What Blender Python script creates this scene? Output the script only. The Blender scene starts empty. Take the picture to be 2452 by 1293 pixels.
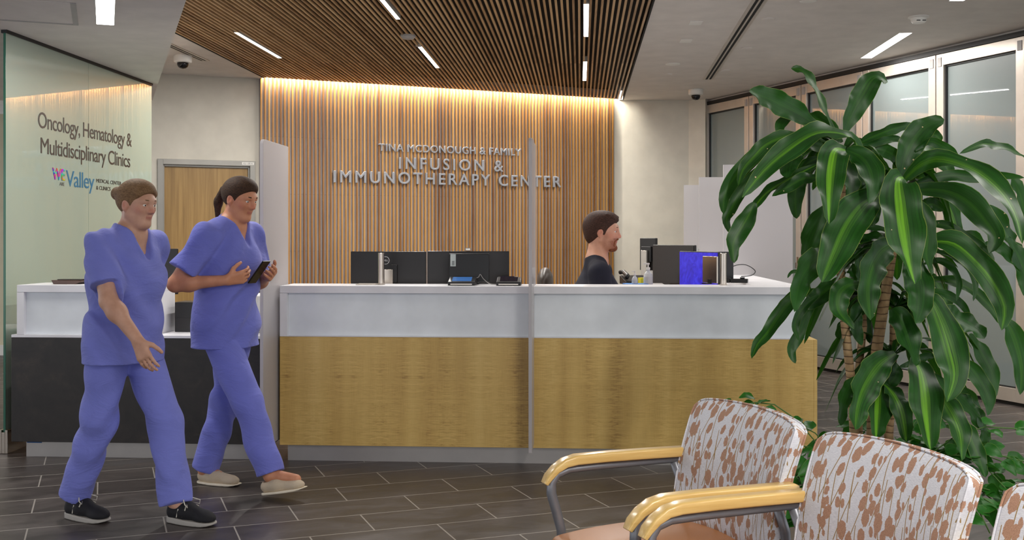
import bpy, bmesh, math, random
import numpy as np
from mathutils import Vector, Matrix
random.seed(7); np.random.seed(7)
SC = bpy.context.scene
COL = SC.collection
# ------------------------------------------------------------------ camera, world, exposure
F = 2579.0; CX = 1226.0; HY = 570.0; EYE = 1.36      # focal length in px, principal column, horizon row, eye height
cd = bpy.data.cameras.new('camera'); cam = bpy.data.objects.new('camera', cd); COL.objects.link(cam)
cd.sensor_width = 36.0; cd.lens = 36.0 * F / 2452.0
cam.location = (0, 0, EYE); cam.rotation_euler = (math.pi / 2, 0, 0)
cd.shift_y = -(646.5 - HY) / 2452.0
cd.clip_start = 0.05; cd.clip_end = 100
SC.camera = cam
w = bpy.data.worlds.new('world'); SC.world = w; w.use_nodes = True
w.node_tree.nodes['Background'].inputs[0].default_value = (0.93, 0.95, 1.0, 1)
w.node_tree.nodes['Background'].inputs[1].default_value = 1.35
SC.view_settings.view_transform = 'Standard'; SC.view_settings.look = 'None'
SC.view_settings.gamma = 1.0; SC.view_settings.use_curve_mapping = False
SC.view_settings.exposure = 0.2
CEIL = 3.05

def at(px, py, d):
    return Vector(((px - CX) / F * d, d, EYE - (py - HY) / F * d))
def srgb(r, g, b):
    f = lambda c: (c / 255 / 12.92) if c / 255 <= 0.04045 else ((c / 255 + 0.055) / 1.055) ** 2.4
    return (f(r), f(g), f(b), 1.0)
# ------------------------------------------------------------------ lamps (luminous faces of fixtures built below; lobby and corridor ones are added fill)
def area(loc, sx, sy, power, col=(1, 0.95, 0.88), rz=0.0, rx=0.0, spread=180):
    l = bpy.data.lights.new('lamp', 'AREA'); l.shape = 'RECTANGLE'; l.size = sx; l.size_y = sy
    l.energy = power; l.color = col; l.spread = math.radians(spread)
    o = bpy.data.objects.new('lamp', l); COL.objects.link(o); o.location = loc
    o.rotation_euler = (rx, 0, rz); return o
SLA = math.atan(164 / F)                 # heading of the ceiling slats, right of straight ahead
WARM = (1.0, 0.96, 0.91)
# line lights recessed in the slats: near end, far end (x, y), width
SLAT_LIGHTS = [((-2.266, 8.84), (-2.175, 10.09)), ((-0.96, 7.05), (-0.88, 8.30)), ((-0.817, 9.43), (-0.737, 10.68)),
               ((0.535, 7.76), (0.62, 9.02)), ((0.70, 10.3), (0.777, 11.55))]
CEIL_LIGHTS = [((3.24, 8.86), (3.32, 10.10)), ((3.08, 6.42), (3.16, 7.66)), ((2.93, 4.0), (3.01, 5.22)), ((2.80, 1.4), (2.88, 2.6))]  # last two extend the row out of view, added to light the room
LOBBY_FILL = [((-0.6, 0.6), (-0.5, 1.8)), ((1.2, 0.6), (1.3, 1.8)), ((-2.4, 0.6), (-2.3, 1.8)), ((-0.7, -2.0), (-0.6, -0.8)), ((1.4, -2.0), (1.5, -0.8)), ((-2.6, -2.0), (-2.5, -0.8)), ((3.3, -2.0), (3.4, -0.8))]  # unseen lamps overhead and behind the camera, added to brighten the room
CORRIDOR_FILL = [((-5.4, 8.2), (-5.3, 9.4)), ((-5.6, 5.2), (-5.5, 6.4))]  # unseen lamps added to brighten the corridor behind the glass
SOFFIT_LIGHTS = [((-2.07, 5.48), (-2.50, 6.62))]
def line_lamp(a, b, wdt, z, power, col=WARM):
    ax, ay = a; bx, by = b
    L = math.hypot(bx - ax, by - ay)
    area(((ax + bx) / 2, (ay + by) / 2, z), L, wdt, power, col, rz=math.atan2(by - ay, bx - ax))
for a, b in SLAT_LIGHTS: line_lamp(a, b, 0.036, CEIL - 0.012, 34)
for a, b in CEIL_LIGHTS: line_lamp(a, b, 0.10, CEIL - 0.006, 20)
for a, b in LOBBY_FILL: line_lamp(a, b, 0.10, CEIL - 0.006, 60, (1, 0.95, 0.9))
for a, b in SOFFIT_LIGHTS: line_lamp(a, b, 0.10, 2.675 - 0.006, 16)
for a, b in CORRIDOR_FILL: line_lamp(a, b, 0.10, 2.675 - 0.006, 26)
# wall-wash strip in the slot above the slatted wall
WA = Vector((-2.625, 11.31)); WB = Vector((1.29, 13.09))          # plan line of the slot's front edge
wt = (WB - WA).normalized(); wn = Vector((wt.y, -wt.x))           # along the wall / out of the wall towards the room
wash = area(((WA.x + WB.x) / 2 - wn.x * 0.02, (WA.y + WB.y) / 2 - wn.y * 0.02, 3.17), (WB - WA).length - 0.06, 0.04, 88, (1, 0.94, 0.83), rz=math.atan2(wt.y, wt.x), rx=0.0)

# ------------------------------------------------------------------ helpers: mesh builder
class MB:
    def __init__(s): s.v = []; s.f = []; s.uv = {}
    def add(s, vs, fs):
        o = len(s.v); s.v += [tuple(p) for p in vs]; s.f += [tuple(i + o for i in f) for f in fs]; return s
    def box(s, x0, x1, y0, y1, z0, z1, M=None):
        vs = [Vector((x, y, z)) for z in (z0, z1) for y in (y0, y1) for x in (x0, x1)]
        if M is not None: vs = [M @ v for v in vs]
        return s.add(vs, [(0, 2, 3, 1), (4, 5, 7, 6), (0, 1, 5, 4), (2, 6, 7, 3), (0, 4, 6, 2), (1, 3, 7, 5)])
    def prism(s, poly, z0, z1, M=None):
        n = len(poly); vs = [Vector((p[0], p[1], z)) for z in (z0, z1) for p in poly]
        if M is not None: vs = [M @ v for v in vs]
        a = sum(poly[i][0] * poly[(i + 1) % n][1] - poly[(i + 1) % n][0] * poly[i][1] for i in range(n))
        fs = [tuple(range(n))[::-1], tuple(range(n, 2 * n))] + [(i, (i + 1) % n, n + (i + 1) % n, n + i) for i in range(n)]
        if a < 0: fs = [f[::-1] for f in fs]
        return s.add(vs, fs)
    def tube(s, pts, r, n=10, caps=True, flat=None):
        pts = [Vector(p) for p in pts]; m = len(pts)
        rs = r if hasattr(r, '__len__') else [r] * m
        vs = []; prev = None
        for i, p in enumerate(pts):
            t = (pts[min(i + 1, m - 1)] - pts[max(i - 1, 0)]).normalized()
            if prev is None:
                a = Vector((0, 0, 1)) if abs(t.z) < 0.9 else Vector((1, 0, 0))
                u = t.cross(a).normalized()
            else: u = (prev - t * prev.dot(t)).normalized()
            prev = u; q = t.cross(u)
            fx, fy = flat if flat else (1, 1)
            for k in range(n):
                an = 2 * math.pi * k / n
                vs.append(p + (u * math.cos(an) * fx + q * math.sin(an) * fy) * rs[i])
        fs = [(i * n + k, i * n + (k + 1) % n, (i + 1) * n + (k + 1) % n, (i + 1) * n + k) for i in range(m - 1) for k in range(n)]
        if caps: fs += [tuple(range(n))[::-1], tuple(range((m - 1) * n, m * n))]
        return s.add(vs, fs)
    def lathe(s, prof, c=(0, 0, 0), n=24, M=None):
        m = len(prof); vs = []
        for r, z in prof:
            for k in range(n):
                a = 2 * math.pi * k / n; v = Vector((c[0] + r * math.cos(a), c[1] + r * math.sin(a), c[2] + z))
                vs.append(M @ v if M is not None else v)
        fs = [(i * n + k, i * n + (k + 1) % n, (i + 1) * n + (k + 1) % n, (i + 1) * n + k) for i in range(m - 1) for k in range(n)]
        fs += [tuple(range(n))[::-1], tuple(range((m - 1) * n, m * n))]
        return s.add(vs, fs)
    def ball(s, c, r, n=12, sc=(1, 1, 1)):
        m = n // 2 + 1
        prof = [(max(1e-4, math.sin(math.pi * i / (m - 1))) * r, -math.cos(math.pi * i / (m - 1)) * r) for i in range(m)]
        M = Matrix.Translation(c) @ Matrix.Diagonal((sc[0], sc[1], sc[2], 1))
        return s.lathe(prof, n=n, M=M)
    def build(s, name, m, parent=None, bevel=0, seg=2, smooth=False, M=None):
        me = bpy.data.meshes.new(name)
        me.from_pydata(s.v if M is None else [tuple(M @ Vector(v)) for v in s.v], [], s.f); me.update()
        o = bpy.data.objects.new(name, me); COL.objects.link(o)
        if m is not None: me.materials.append(m)
        if parent is not None: o.parent = parent
        if smooth: me.polygons.foreach_set('use_smooth', [True] * len(me.polygons))
        if bevel:
            b = o.modifiers.new('bevel', 'BEVEL'); b.width = bevel; b.segments = seg; b.limit_method = 'ANGLE'
            me.polygons.foreach_set('use_smooth', [True] * len(me.polygons))
            b.harden_normals = True
        return o
def box(name, m, parent, x0, x1, y0, y1, z0, z1, bevel=0, seg=2):
    return MB().box(x0, x1, y0, y1, z0, z1).build(name, m, parent, bevel, seg)
def tag(o, label=None, cat=None, group=None, kind=None):
    if label: o['label'] = label
    if cat: o['category'] = cat
    if group: o['group'] = group
    if kind: o['kind'] = kind
    return o
def thing(name, label, cat, loc=(0, 0, 0), rz=0.0, group=None):
    o = bpy.data.objects.new(name, None); COL.objects.link(o); o.empty_display_size = 0.1
    o.location = loc; o.rotation_euler = (0, 0, rz); return tag(o, label, cat, group)
def struct(o): o['kind'] = 'structure'; return o
def copy_tree(o, parent=None):
    c = o.copy(); COL.objects.link(c); c.parent = parent
    for ch in list(o.children): copy_tree(ch, c)
    return c

# ------------------------------------------------------------------ materials
class NT:
    def __init__(s, name):
        s.m = bpy.data.materials.new(name); s.m.use_nodes = True; s.t = s.m.node_tree; s.n = s.t.nodes
        s.b = s.n['Principled BSDF']; s.out = s.n['Material Output']
    def new(s, t, **k):
        n = s.n.new(t)
        for a, v in k.items(): setattr(n, a, v)
        return n
    def L(s, a, b): s.t.links.new(a, b)
    def setv(s, n, key, v):
        if hasattr(v, 'links') or isinstance(v, bpy.types.NodeSocket): s.L(v, n.inputs[key])
        else: n.inputs[key].default_value = v
    def coord(s, kind='Object', scale=(1, 1, 1), rot=(0, 0, 0), loc=(0, 0, 0)):
        c = s.new('ShaderNodeTexCoord'); mp = s.new('ShaderNodeMapping')
        mp.inputs['Scale'].default_value = scale; mp.inputs['Rotation'].default_value = rot; mp.inputs['Location'].default_value = loc
        s.L(c.outputs[kind], mp.inputs['Vector']); return mp.outputs[0]
    def noise(s, vec, scale=5, detail=3, rough=0.5, dist=0.0):
        n = s.new('ShaderNodeTexNoise'); n.inputs['Scale'].default_value = scale; n.inputs['Detail'].default_value = detail
        n.inputs['Roughness'].default_value = rough; n.inputs['Distortion'].default_value = dist
        if vec is not None: s.L(vec, n.inputs['Vector'])
        return n.outputs['Fac']
    def ramp(s, fac, stops):
        r = s.new('ShaderNodeValToRGB'); s.L(fac, r.inputs[0]); e = r.color_ramp.elements
        while len(e) < len(stops): e.new(0.5)
        for i, (p, c) in enumerate(stops): e[i].position = p; e[i].color = c
        return r.outputs[0]
    def math(s, op, a, b=None, c=None):
        n = s.new('ShaderNodeMath', operation=op)
        for i, v in enumerate((a, b, c)):
            if v is not None: s.setv(n, i, v)
        return n.outputs[0]
    def mix(s, fac, a, b, blend='MIX'):
        n = s.new('ShaderNodeMix', data_type='RGBA', blend_type=blend)
        s.setv(n, 0, fac); s.setv(n, 6, a); s.setv(n, 7, b); return n.outputs[2]
    def bump(s, h, strength=0.2, dist=0.01):
        n = s.new('ShaderNodeBump'); n.inputs['Strength'].default_value = strength; n.inputs['Distance'].default_value = dist
        s.L(h, n.inputs['Height']); s.L(n.outputs[0], s.b.inputs['Normal'])
    def p(s, **k):
        for a, v in k.items(): s.setv(s.b, a.replace('_', ' '), v)
        return s
MAT = {}
def plain(name, c, rough=0.5, metal=0.0, bump=0, bs=200, **k):
    if name in MAT: return MAT[name]
    t = NT(name); cc = c if len(c) == 4 else srgb(*c)
    v = t.coord(); nz = t.noise(v, 6, 3)
    hi = tuple(min(1, x * 1.05) for x in cc[:3]) + (1,); lo = tuple(x * 0.95 for x in cc[:3]) + (1,)
    t.p(Base_Color=t.ramp(nz, [(0.3, lo), (0.7, hi)]), Roughness=rough, Metallic=metal, **k)
    if bump: t.bump(t.noise(v, bs, 2), bump, 0.002)
    MAT[name] = t.m; return t.m
def emit(name, c, s):
    t = NT(name); t.p(Base_Color=(0.8, 0.8, 0.8, 1), Emission_Color=c, Emission_Strength=s); return t.m
m_wall = plain('cream_paint', (208, 203, 190), 0.6, bump=0.1, bs=300)
m_ceil = plain('ceiling_paint', (222, 216, 210), 0.7, bump=0.05, bs=200)
m_white = plain('white_solid_surface', (238, 238, 242), 0.35)
m_inset = plain('frosted_back_panel', (236, 242, 246), 0.25)
m_black = plain('black_plastic', (18, 18, 20), 0.35)
m_dark = plain('void_black', (10, 8, 7), 0.8)
m_alu = plain('satin_aluminium', (205, 196, 186), 0.36, 0.55)
m_steel = plain('steel_frame_paint', (150, 148, 142), 0.35, 0.4)
m_chrome = plain('brushed_steel', (200, 190, 178), 0.22, 1.0)
m_gasket = plain('black_gasket', (20, 22, 24), 0.5)
m_white_pl = plain('white_plastic', (232, 230, 224), 0.4)
m_grey_pl = plain('grey_plastic', (170, 166, 164), 0.45)
m_letter = plain('letter_grey_paint', (156, 158, 164), 0.45)

def wood_slat(name, a, b, dark):
    t = NT(name); v = t.coord('Object', (1, 1, 1))
    g = t.new('ShaderNodeObjectInfo')
    at_ = t.new('ShaderNodeAttribute', attribute_name='rnd')
    nz = t.noise(t.coord('Object', (60, 60, 1.6)), 1.0, 4, 0.6, 0.3)
    f = t.math('ADD', t.math('MULTIPLY', nz, 0.7), t.math('MULTIPLY', at_.outputs['Fac'], 0.55))
    t.p(Base_Color=t.ramp(f, [(0.3, srgb(*dark)), (0.6, srgb(*a)), (0.95, srgb(*b))]), Roughness=0.45); return t.m
m_slat_wall = wood_slat('slat_wall_maple', (176, 126, 64), (202, 154, 88), (128, 82, 40))
def ceil_slat():
    t = NT('slat_ceiling_oak'); at_ = t.new('ShaderNodeAttribute', attribute_name='rnd')
    nz = t.noise(t.coord('Object', (60, 1.6, 60)), 1.0, 4, 0.6, 0.3)
    f = t.math('ADD', t.math('MULTIPLY', nz, 0.7), t.math('MULTIPLY', at_.outputs['Fac'], 0.4))
    t.p(Base_Color=t.ramp(f, [(0.3, srgb(144, 108, 72)), (0.6, srgb(200, 162, 116)), (0.95, srgb(222, 188, 144))]), Roughness=0.5); return t.m
m_slat_ceil = ceil_slat()

def floor_mat():
    t = NT('dark_plank_tile')
    v = t.coord('Object', loc=(-0.2745, -0.0725, 0))
    br = t.new('ShaderNodeTexBrick'); t.L(v, br.inputs['Vector'])
    br.offset = 0.5; br.offset_frequency = 2; br.squash = 1.0
    br.inputs['Scale'].default_value = 1.0; br.inputs['Brick Width'].default_value = 0.605; br.inputs['Row Height'].default_value = 0.3025
    br.inputs['Mortar Size'].default_value = 0.0036; br.inputs['Mortar Smooth'].default_value = 0.1; br.inputs['Bias'].default_value = 0
    br.inputs['Color1'].default_value = (0.35, 0.35, 0.35, 1); br.inputs['Color2'].default_value = (0.65, 0.65, 0.65, 1)
    n1 = t.noise(t.coord('Object', (1, 2.2, 1)), 2.6, 6, 0.6, 0.6); n2 = t.noise(t.coord('Object', (2, 9, 1)), 7, 4, 0.65)
    mixv = t.math('ADD', t.math('MULTIPLY', n1, 0.7), t.math('MULTIPLY', n2, 0.3))
    c = t.ramp(mixv, [(0.30, srgb(50, 45, 43)), (0.55, srgb(76, 69, 66)), (0.75, srgb(104, 96, 92))])
    c = t.mix(0.35, c, br.outputs['Color'], 'OVERLAY')
    c = t.mix(br.outputs['Fac'], c, srgb(164, 158, 150))
    t.p(Base_Color=c, Roughness=t.ramp(n1, [(0.3, (0.3,) * 3 + (1,)), (0.7, (0.45,) * 3 + (1,))]))
    h = t.math('SUBTRACT', t.math('MULTIPLY', mixv, 0.3), br.outputs['Fac']); t.bump(h, 0.25, 0.002); return t.m
m_floor = floor_mat()

def maple(name, rs=0.0):
    t = NT(name)
    v = t.coord('Object', loc=(rs, 0, rs * 3))
    sx = t.new('ShaderNodeSeparateXYZ'); t.L(v, sx.inputs[0])
    band = t.noise(t.coord('Object', (3.2, 0, 0.12), loc=(rs * 5, 0, 0)), 2.2, 2, 0.5)
    leaf = t.math('PINGPONG', t.math('ADD', sx.outputs[0], rs), 0.205)         # book-matched veneer leaves
    cv = t.new('ShaderNodeCombineXYZ'); t.L(t.math('MULTIPLY', leaf, 16.0), cv.inputs[0]); t.L(t.math('MULTIPLY', sx.outputs[2], 150.0), cv.inputs[2])
    fig = t.noise(cv.outputs[0], 0.55, 5, 0.7, 1.4)
    cv2 = t.new('ShaderNodeCombineXYZ'); t.L(t.math('MULTIPLY', leaf, 9.0), cv2.inputs[0]); t.L(t.math('MULTIPLY', sx.outputs[2], 1.2), cv2.inputs[2])
    figm = t.noise(cv2.outputs[0], 1.0, 2, 0.5)
    figa = t.math('MULTIPLY', t.math('SUBTRACT', fig, 0.5), t.ramp(figm, [(0.35, (0.15,) * 3 + (1,)), (0.65, (1,) * 3 + (1,))]))
    fine = t.noise(t.coord('Object', (260, 1, 8)), 1, 2, 0.6)
    f = t.math('ADD', t.math('ADD', t.math('MULTIPLY', band, 0.75), t.math('MULTIPLY', figa, 1.1)), t.math('MULTIPLY', fine, 0.18))
    c = t.ramp(f, [(0.18, srgb(158, 122, 62)), (0.36, srgb(200, 164, 92)), (0.52, srgb(216, 182, 106)), (0.72, srgb(228, 196, 122))])
    t.p(Base_Color=c, Roughness=0.38); t.bump(f, 0.05, 0.001); return t.m
m_maple = maple('figured_maple'); m_maple2 = maple('figured_maple_right', 1.37)
def stone():
    t = NT('dark_stone_laminate'); n = t.noise(t.coord('Object'), 3.5, 8, 0.7, 1.2); n2 = t.noise(t.coord('Object'), 14, 5, 0.7)
    t.p(Base_Color=t.ramp(t.math('ADD', t.math('MULTIPLY', n, .7), t.math('MULTIPLY', n2, .3)), [(0.35, srgb(20, 18, 18)), (0.55, srgb(40, 35, 32)), (0.75, srgb(66, 56, 48))]), Roughness=0.4); return t.m
m_stone = stone()
def doorwood():
    t = NT('door_veneer'); n = t.noise(t.coord('Object', (30, 30, 1.2)), 1, 5, 0.6, 0.5)
    t.p(Base_Color=t.ramp(n, [(0.3, srgb(138, 106, 58)), (0.7, srgb(172, 138, 82))]), Roughness=0.4); return t.m
m_door = doorwood()
def glass_mat(name, c, alpha_c=0.0, rough=0.35, coat=1.0):
    t = NT(name); t.p(Base_Color=srgb(*c), Roughness=rough, Coat_Weight=coat, Coat_Roughness=0.015, Coat_IOR=1.55, Transmission_Weight=alpha_c); return t.m
m_frost = glass_mat('frosted_glass', (130, 141, 141))
m_green = glass_mat('green_frosted_glass', (160, 176, 162))
m_gedge = plain('green_glass_edge', (58, 112, 92), 0.15)
def acrylic():
    t = NT('frosted_acrylic'); t.p(Base_Color=srgb(212, 208, 210), Roughness=0.5, Transmission_Weight=0.4, Coat_Weight=0.3); return t.m
m_acryl = acrylic()
m_clear = NT('clear_acrylic').p(Base_Color=(0.92, 0.95, 0.95, 1), Roughness=0.05, Transmission_Weight=0.95, IOR=1.45).m
# ------------------------------------------------------------------ setting: floor, ceiling, walls
FA = math.atan2(0.355, 0.935)            # tile rows and folding wall axis
fl = MB().box(-9, 9, -9, 22, -0.05, 0).build('floor', m_floor); fl.rotation_euler = (0, 0, FA); struct(fl)
# slatted part of the ceiling: region between x' = XL and XR in the slat frame, up to the wall line
def slatx(p): return p[0] - p[1] * math.tan(SLA)
XL, XR = -3.335, 0.515
def on_line(xp):      # point on wall slot line with slat-coordinate xp
    a = slatx(WA); b = slatx(WB); k = (xp - a) / (b - a); return WA + (WB - WA) * k
PL = on_line(XL); PR = on_line(XR); tn = math.tan(SLA)
Y0 = 1.9
nl = (XL + Y0 * tn, Y0); nr = (XR + Y0 * tn, Y0)
mb = MB(); T = 0.06
slot = 0.13
pl2 = PL - wn * slot; pr2 = PR - wn * slot
mb.prism([(-9, -9), nl_ := (nl[0], -9), nl, PL, pl2, (pl2.x, 20), (-9, 20)], CEIL, CEIL + T)
mb.prism([(nr[0], -9), (9, -9), (9, 20), (pr2.x, 20), pr2, PR, nr], CEIL, CEIL + T)
mb.prism([(nl[0], -9), (nr[0], -9), nr, nl], CEIL, CEIL + T)
mb.prism([pl2, pr2, (pr2.x, 20), (pl2.x, 20)], CEIL, CEIL + T)
ceil_o = struct(mb.build('ceiling', m_ceil))
# black board above the slats and black rim
b = MB(); b.prism([nl, nr, PR, PL], CEIL + 0.105, CEIL + 0.12)
for (p, q) in ((nr, PR), (nl, PL)):
    p = Vector(p); q = Vector(q); n = Vector((q.y - p.y, p.x - q.x)).normalized() * 0.012
    b.prism([p, q, q + n, p + n], CEIL - 0.008, CEIL + 0.12)
struct(b.build('slat_backing_board', m_dark, ceil_o))
# slats
P = 0.0418; sw = 0.0168; n = int((XR - XL) / P)
mb = MB(); rnd = []
for i in range(n + 1):
    x = XL + (i + 0.35) * P
    if x + sw > XR: break
    e = on_line(x); segs = [(Y0 + 0.01, 4.6), (4.603, 7.03), (7.033, 10.4), (10.403, 12.2), (12.203, 14)]
    for (a0, a1) in segs:
        a1 = min(a1, e.y)
        if a0 >= a1: continue
        # leave room for the line lights
        cuts = [(la[1], lb[1]) for la, lb in SLAT_LIGHTS if x - 0.012 < slatx(((la[0] + lb[0]) / 2, (la[1] + lb[1]) / 2)) < x + sw + 0.012]
        pieces = [(a0, a1)]
        for c0, c1 in cuts:
            np_ = []
            for q0, q1 in pieces:
                if c1 <= q0 or c0 >= q1: np_.append((q0, q1)); continue
                if c0 > q0: np_.append((q0, c0))
                if c1 < q1: np_.append((c1, q1))
            pieces = np_
        for q0, q1 in pieces:
            f0 = lambda y, xx: (xx + y * tn, y)
            mb.prism([f0(q0, x), f0(q0, x + sw), f0(q1, x + sw), f0(q1, x)], CEIL - 0.004, CEIL + 0.010)
            rnd += [random.random()] * 8
so = mb.build('slats', m_slat_ceil, ceil_o); struct(so)
def setrnd(o, r):
    a = o.data.attributes.new('rnd', 'FLOAT', 'POINT'); a.data.foreach_set('value', r)
setrnd(so, rnd)
# slatted back wall (behind the slot)
a2 = WA - wn * 0.075; b2 = WB - wn * 0.075
wl = (WB - WA).length
Mw = Matrix.Translation((a2.x, a2.y, 0)) @ Matrix.Rotation(math.atan2(wt.y, wt.x), 4, 'Z')   # local x along the wall, -y to the room
t = NT('slat_wall_backing'); nz = t.noise(t.coord('Object', (2, 1, 1.4)), 2.2, 4, 0.6)
brk = t.new('ShaderNodeTexBrick'); t.L(t.coord('Object', rot=(math.pi / 2, 0, 0)), brk.inputs['Vector'])
brk.inputs['Scale'].default_value = 1; brk.inputs['Brick Width'].default_value = 1.22; brk.inputs['Row Height'].default_value = 0.61
brk.inputs['Mortar Size'].default_value = 0.002; brk.inputs['Color1'].default_value = srgb(170, 165, 164); brk.inputs['Color2'].default_value = srgb(160, 154, 152); brk.inputs['Mortar'].default_value = srgb(120, 116, 114)
t.p(Base_Color=t.mix(0.4, brk.outputs['Color'], t.ramp(nz, [(0.35, srgb(142, 136, 134)), (0.65, srgb(176, 172, 172))])), Roughness=0.75); m_backing = t.m
wb = MB().box(0.0, wl, 0.025, 0.10, 0, 3.26, Mw).build('wall_back', m_backing); struct(wb)
mb = MB(); rnd = []
i = 0; x = 0.0
while x + 0.0165 <= wl + 0.001:
    mb.box(x, x + 0.0165, -0.001, 0.025, 0.0, 3.22, Mw); rnd += [random.random()] * 8; x += 0.0418
sw_o = mb.build('slats', m_slat_wall, wb); setrnd(sw_o, rnd); struct(sw_o)
# the slot box: cap and front lip carrying the strip light
cp = MB().prism([WA + wt * -0.02, WB + wt * 0.02, WB - wn * 0.2, WA - wn * 0.2], 3.26, 3.28).build('slot_cap', m_ceil, ceil_o); struct(cp)
cp = MB().prism([WA, WB, WB + wn * 0.012, WA + wn * 0.012], CEIL + 0.0, 3.26).build('slot_lip', m_ceil, ceil_o); struct(cp)

# cream walls
def wall(name, p, q, z0, z1, m, th=0.12, parent=None):
    p = Vector(p); q = Vector(q); t_ = (q - p).normalized(); n_ = Vector((t_.y, -t_.x))   # n_ points to the room when p is left, q right
    return struct(MB().prism([p, q, q - n_ * th, p - n_ * th], z0, z1).build(name, m, parent))
DW0 = Vector((-3.60, 11.08)); DW1 = Vector((-2.66, 11.47))     # door wall plane through these
dt = (DW1 - DW0).normalized()
def dw(px):   # plan point on door wall seen at column px
    k = (px - CX) / F; den = dt.x - k * dt.y; s_ = (k * DW0.y - DW0.x) / den; return DW0 + dt * s_
o0 = dw(377); o1 = dw(611)
wl_o = MB()
pA = dw(150); pB = DW1 + dt * 0.05; dn = Vector((dt.y, -dt.x))
wl_o.prism([pA, o0, o0 - dn * .12, pA - dn * .12], 0, CEIL)
wl_o.prism([o1, pB, pB - dn * .12, o1 - dn * .12], 0, CEIL)
wl_o.prism([o0, o1, o1 - dn * .12, o0 - dn * .12], 2.175, CEIL)
wdoor = struct(wl_o.build('wall_left', m_wall))
# right cream wall next to the slats, and column return
r0 = Vector((WB.x - wt.x * 0.0, WB.y + 0.06)); r1 = Vector((2.165, 13.21)); 
wall('wall_right', (r0.x - 0.05, 13.205), (2.165, 13.205), 0, CEIL, m_wall)
wall('wall_right_column', (2.165, 13.205), (2.352, 13.10), 0, CEIL, m_wall, 0.2)
# door
dr = Matrix.Translation((o0.x, o0.y, 0)) @ Matrix.Rotation(math.atan2(dt.y, dt.x), 4, 'Z')
DWd = (o1 - o0).length
fr = MB()
fr.box(0, 0.055, -0.02, 0.13, 0, 2.175, dr).box(DWd - 0.055, DWd, -0.02, 0.13, 0, 2.175, dr).box(0.055, DWd - 0.055, -0.02, 0.13, 2.12, 2.175, dr)
fr.box(0.055, 0.07, 0.02, 0.13, 0, 2.12, dr).box(DWd - 0.07, DWd - 0.055, 0.02, 0.13, 0, 2.12, dr).box(0.07, DWd - 0.07, 0.02, 0.13, 2.10, 2.12, dr)
door = struct(MB().box(0.072, DWd - 0.072, 0.045, 0.09, 0.01, 2.098, dr).build('door_1', m_door))
struct(fr.build('door_frame', m_steel, door, 0.002, 1))
h = MB().box(DWd - 0.16, DWd - 0.11, 0.036, 0.045, 0.95, 1.15, dr)
h.tube([dr @ Vector((DWd - 0.135, 0.04, 1.05)), dr @ Vector((DWd - 0.135, -0.01, 1.05)), dr @ Vector((DWd - 0.25, -0.01, 1.05))], 0.009)
struct(h.build('door_handle', m_chrome, door, smooth=False))
# soffit over the left glass: straight lower edge towards the folding wall's direction
s1 = Vector((-3.44, 10.3)); s2 = Vector((-1.8, 5.95)); s3 = s2 + (s2 - s1).normalized() * 9
soff = MB().prism([s1, s3, (-9, s3.y), (-9, 10.3)], 2.675, CEIL + 0.02).build('ceiling_soffit', m_ceil); struct(soff)
# corridor beyond the glass: far wall, baseboard
wall('wall_corridor', (-9, 12.5), (-3.7, 12.5), 0, 2.8, plain('corridor_paint', (214, 206, 178), 0.6))
struct(box('baseboard_corridor', m_white_pl, None, -9, -3.9, 12.46, 12.5, 0, 0.12, 0.004))

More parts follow.
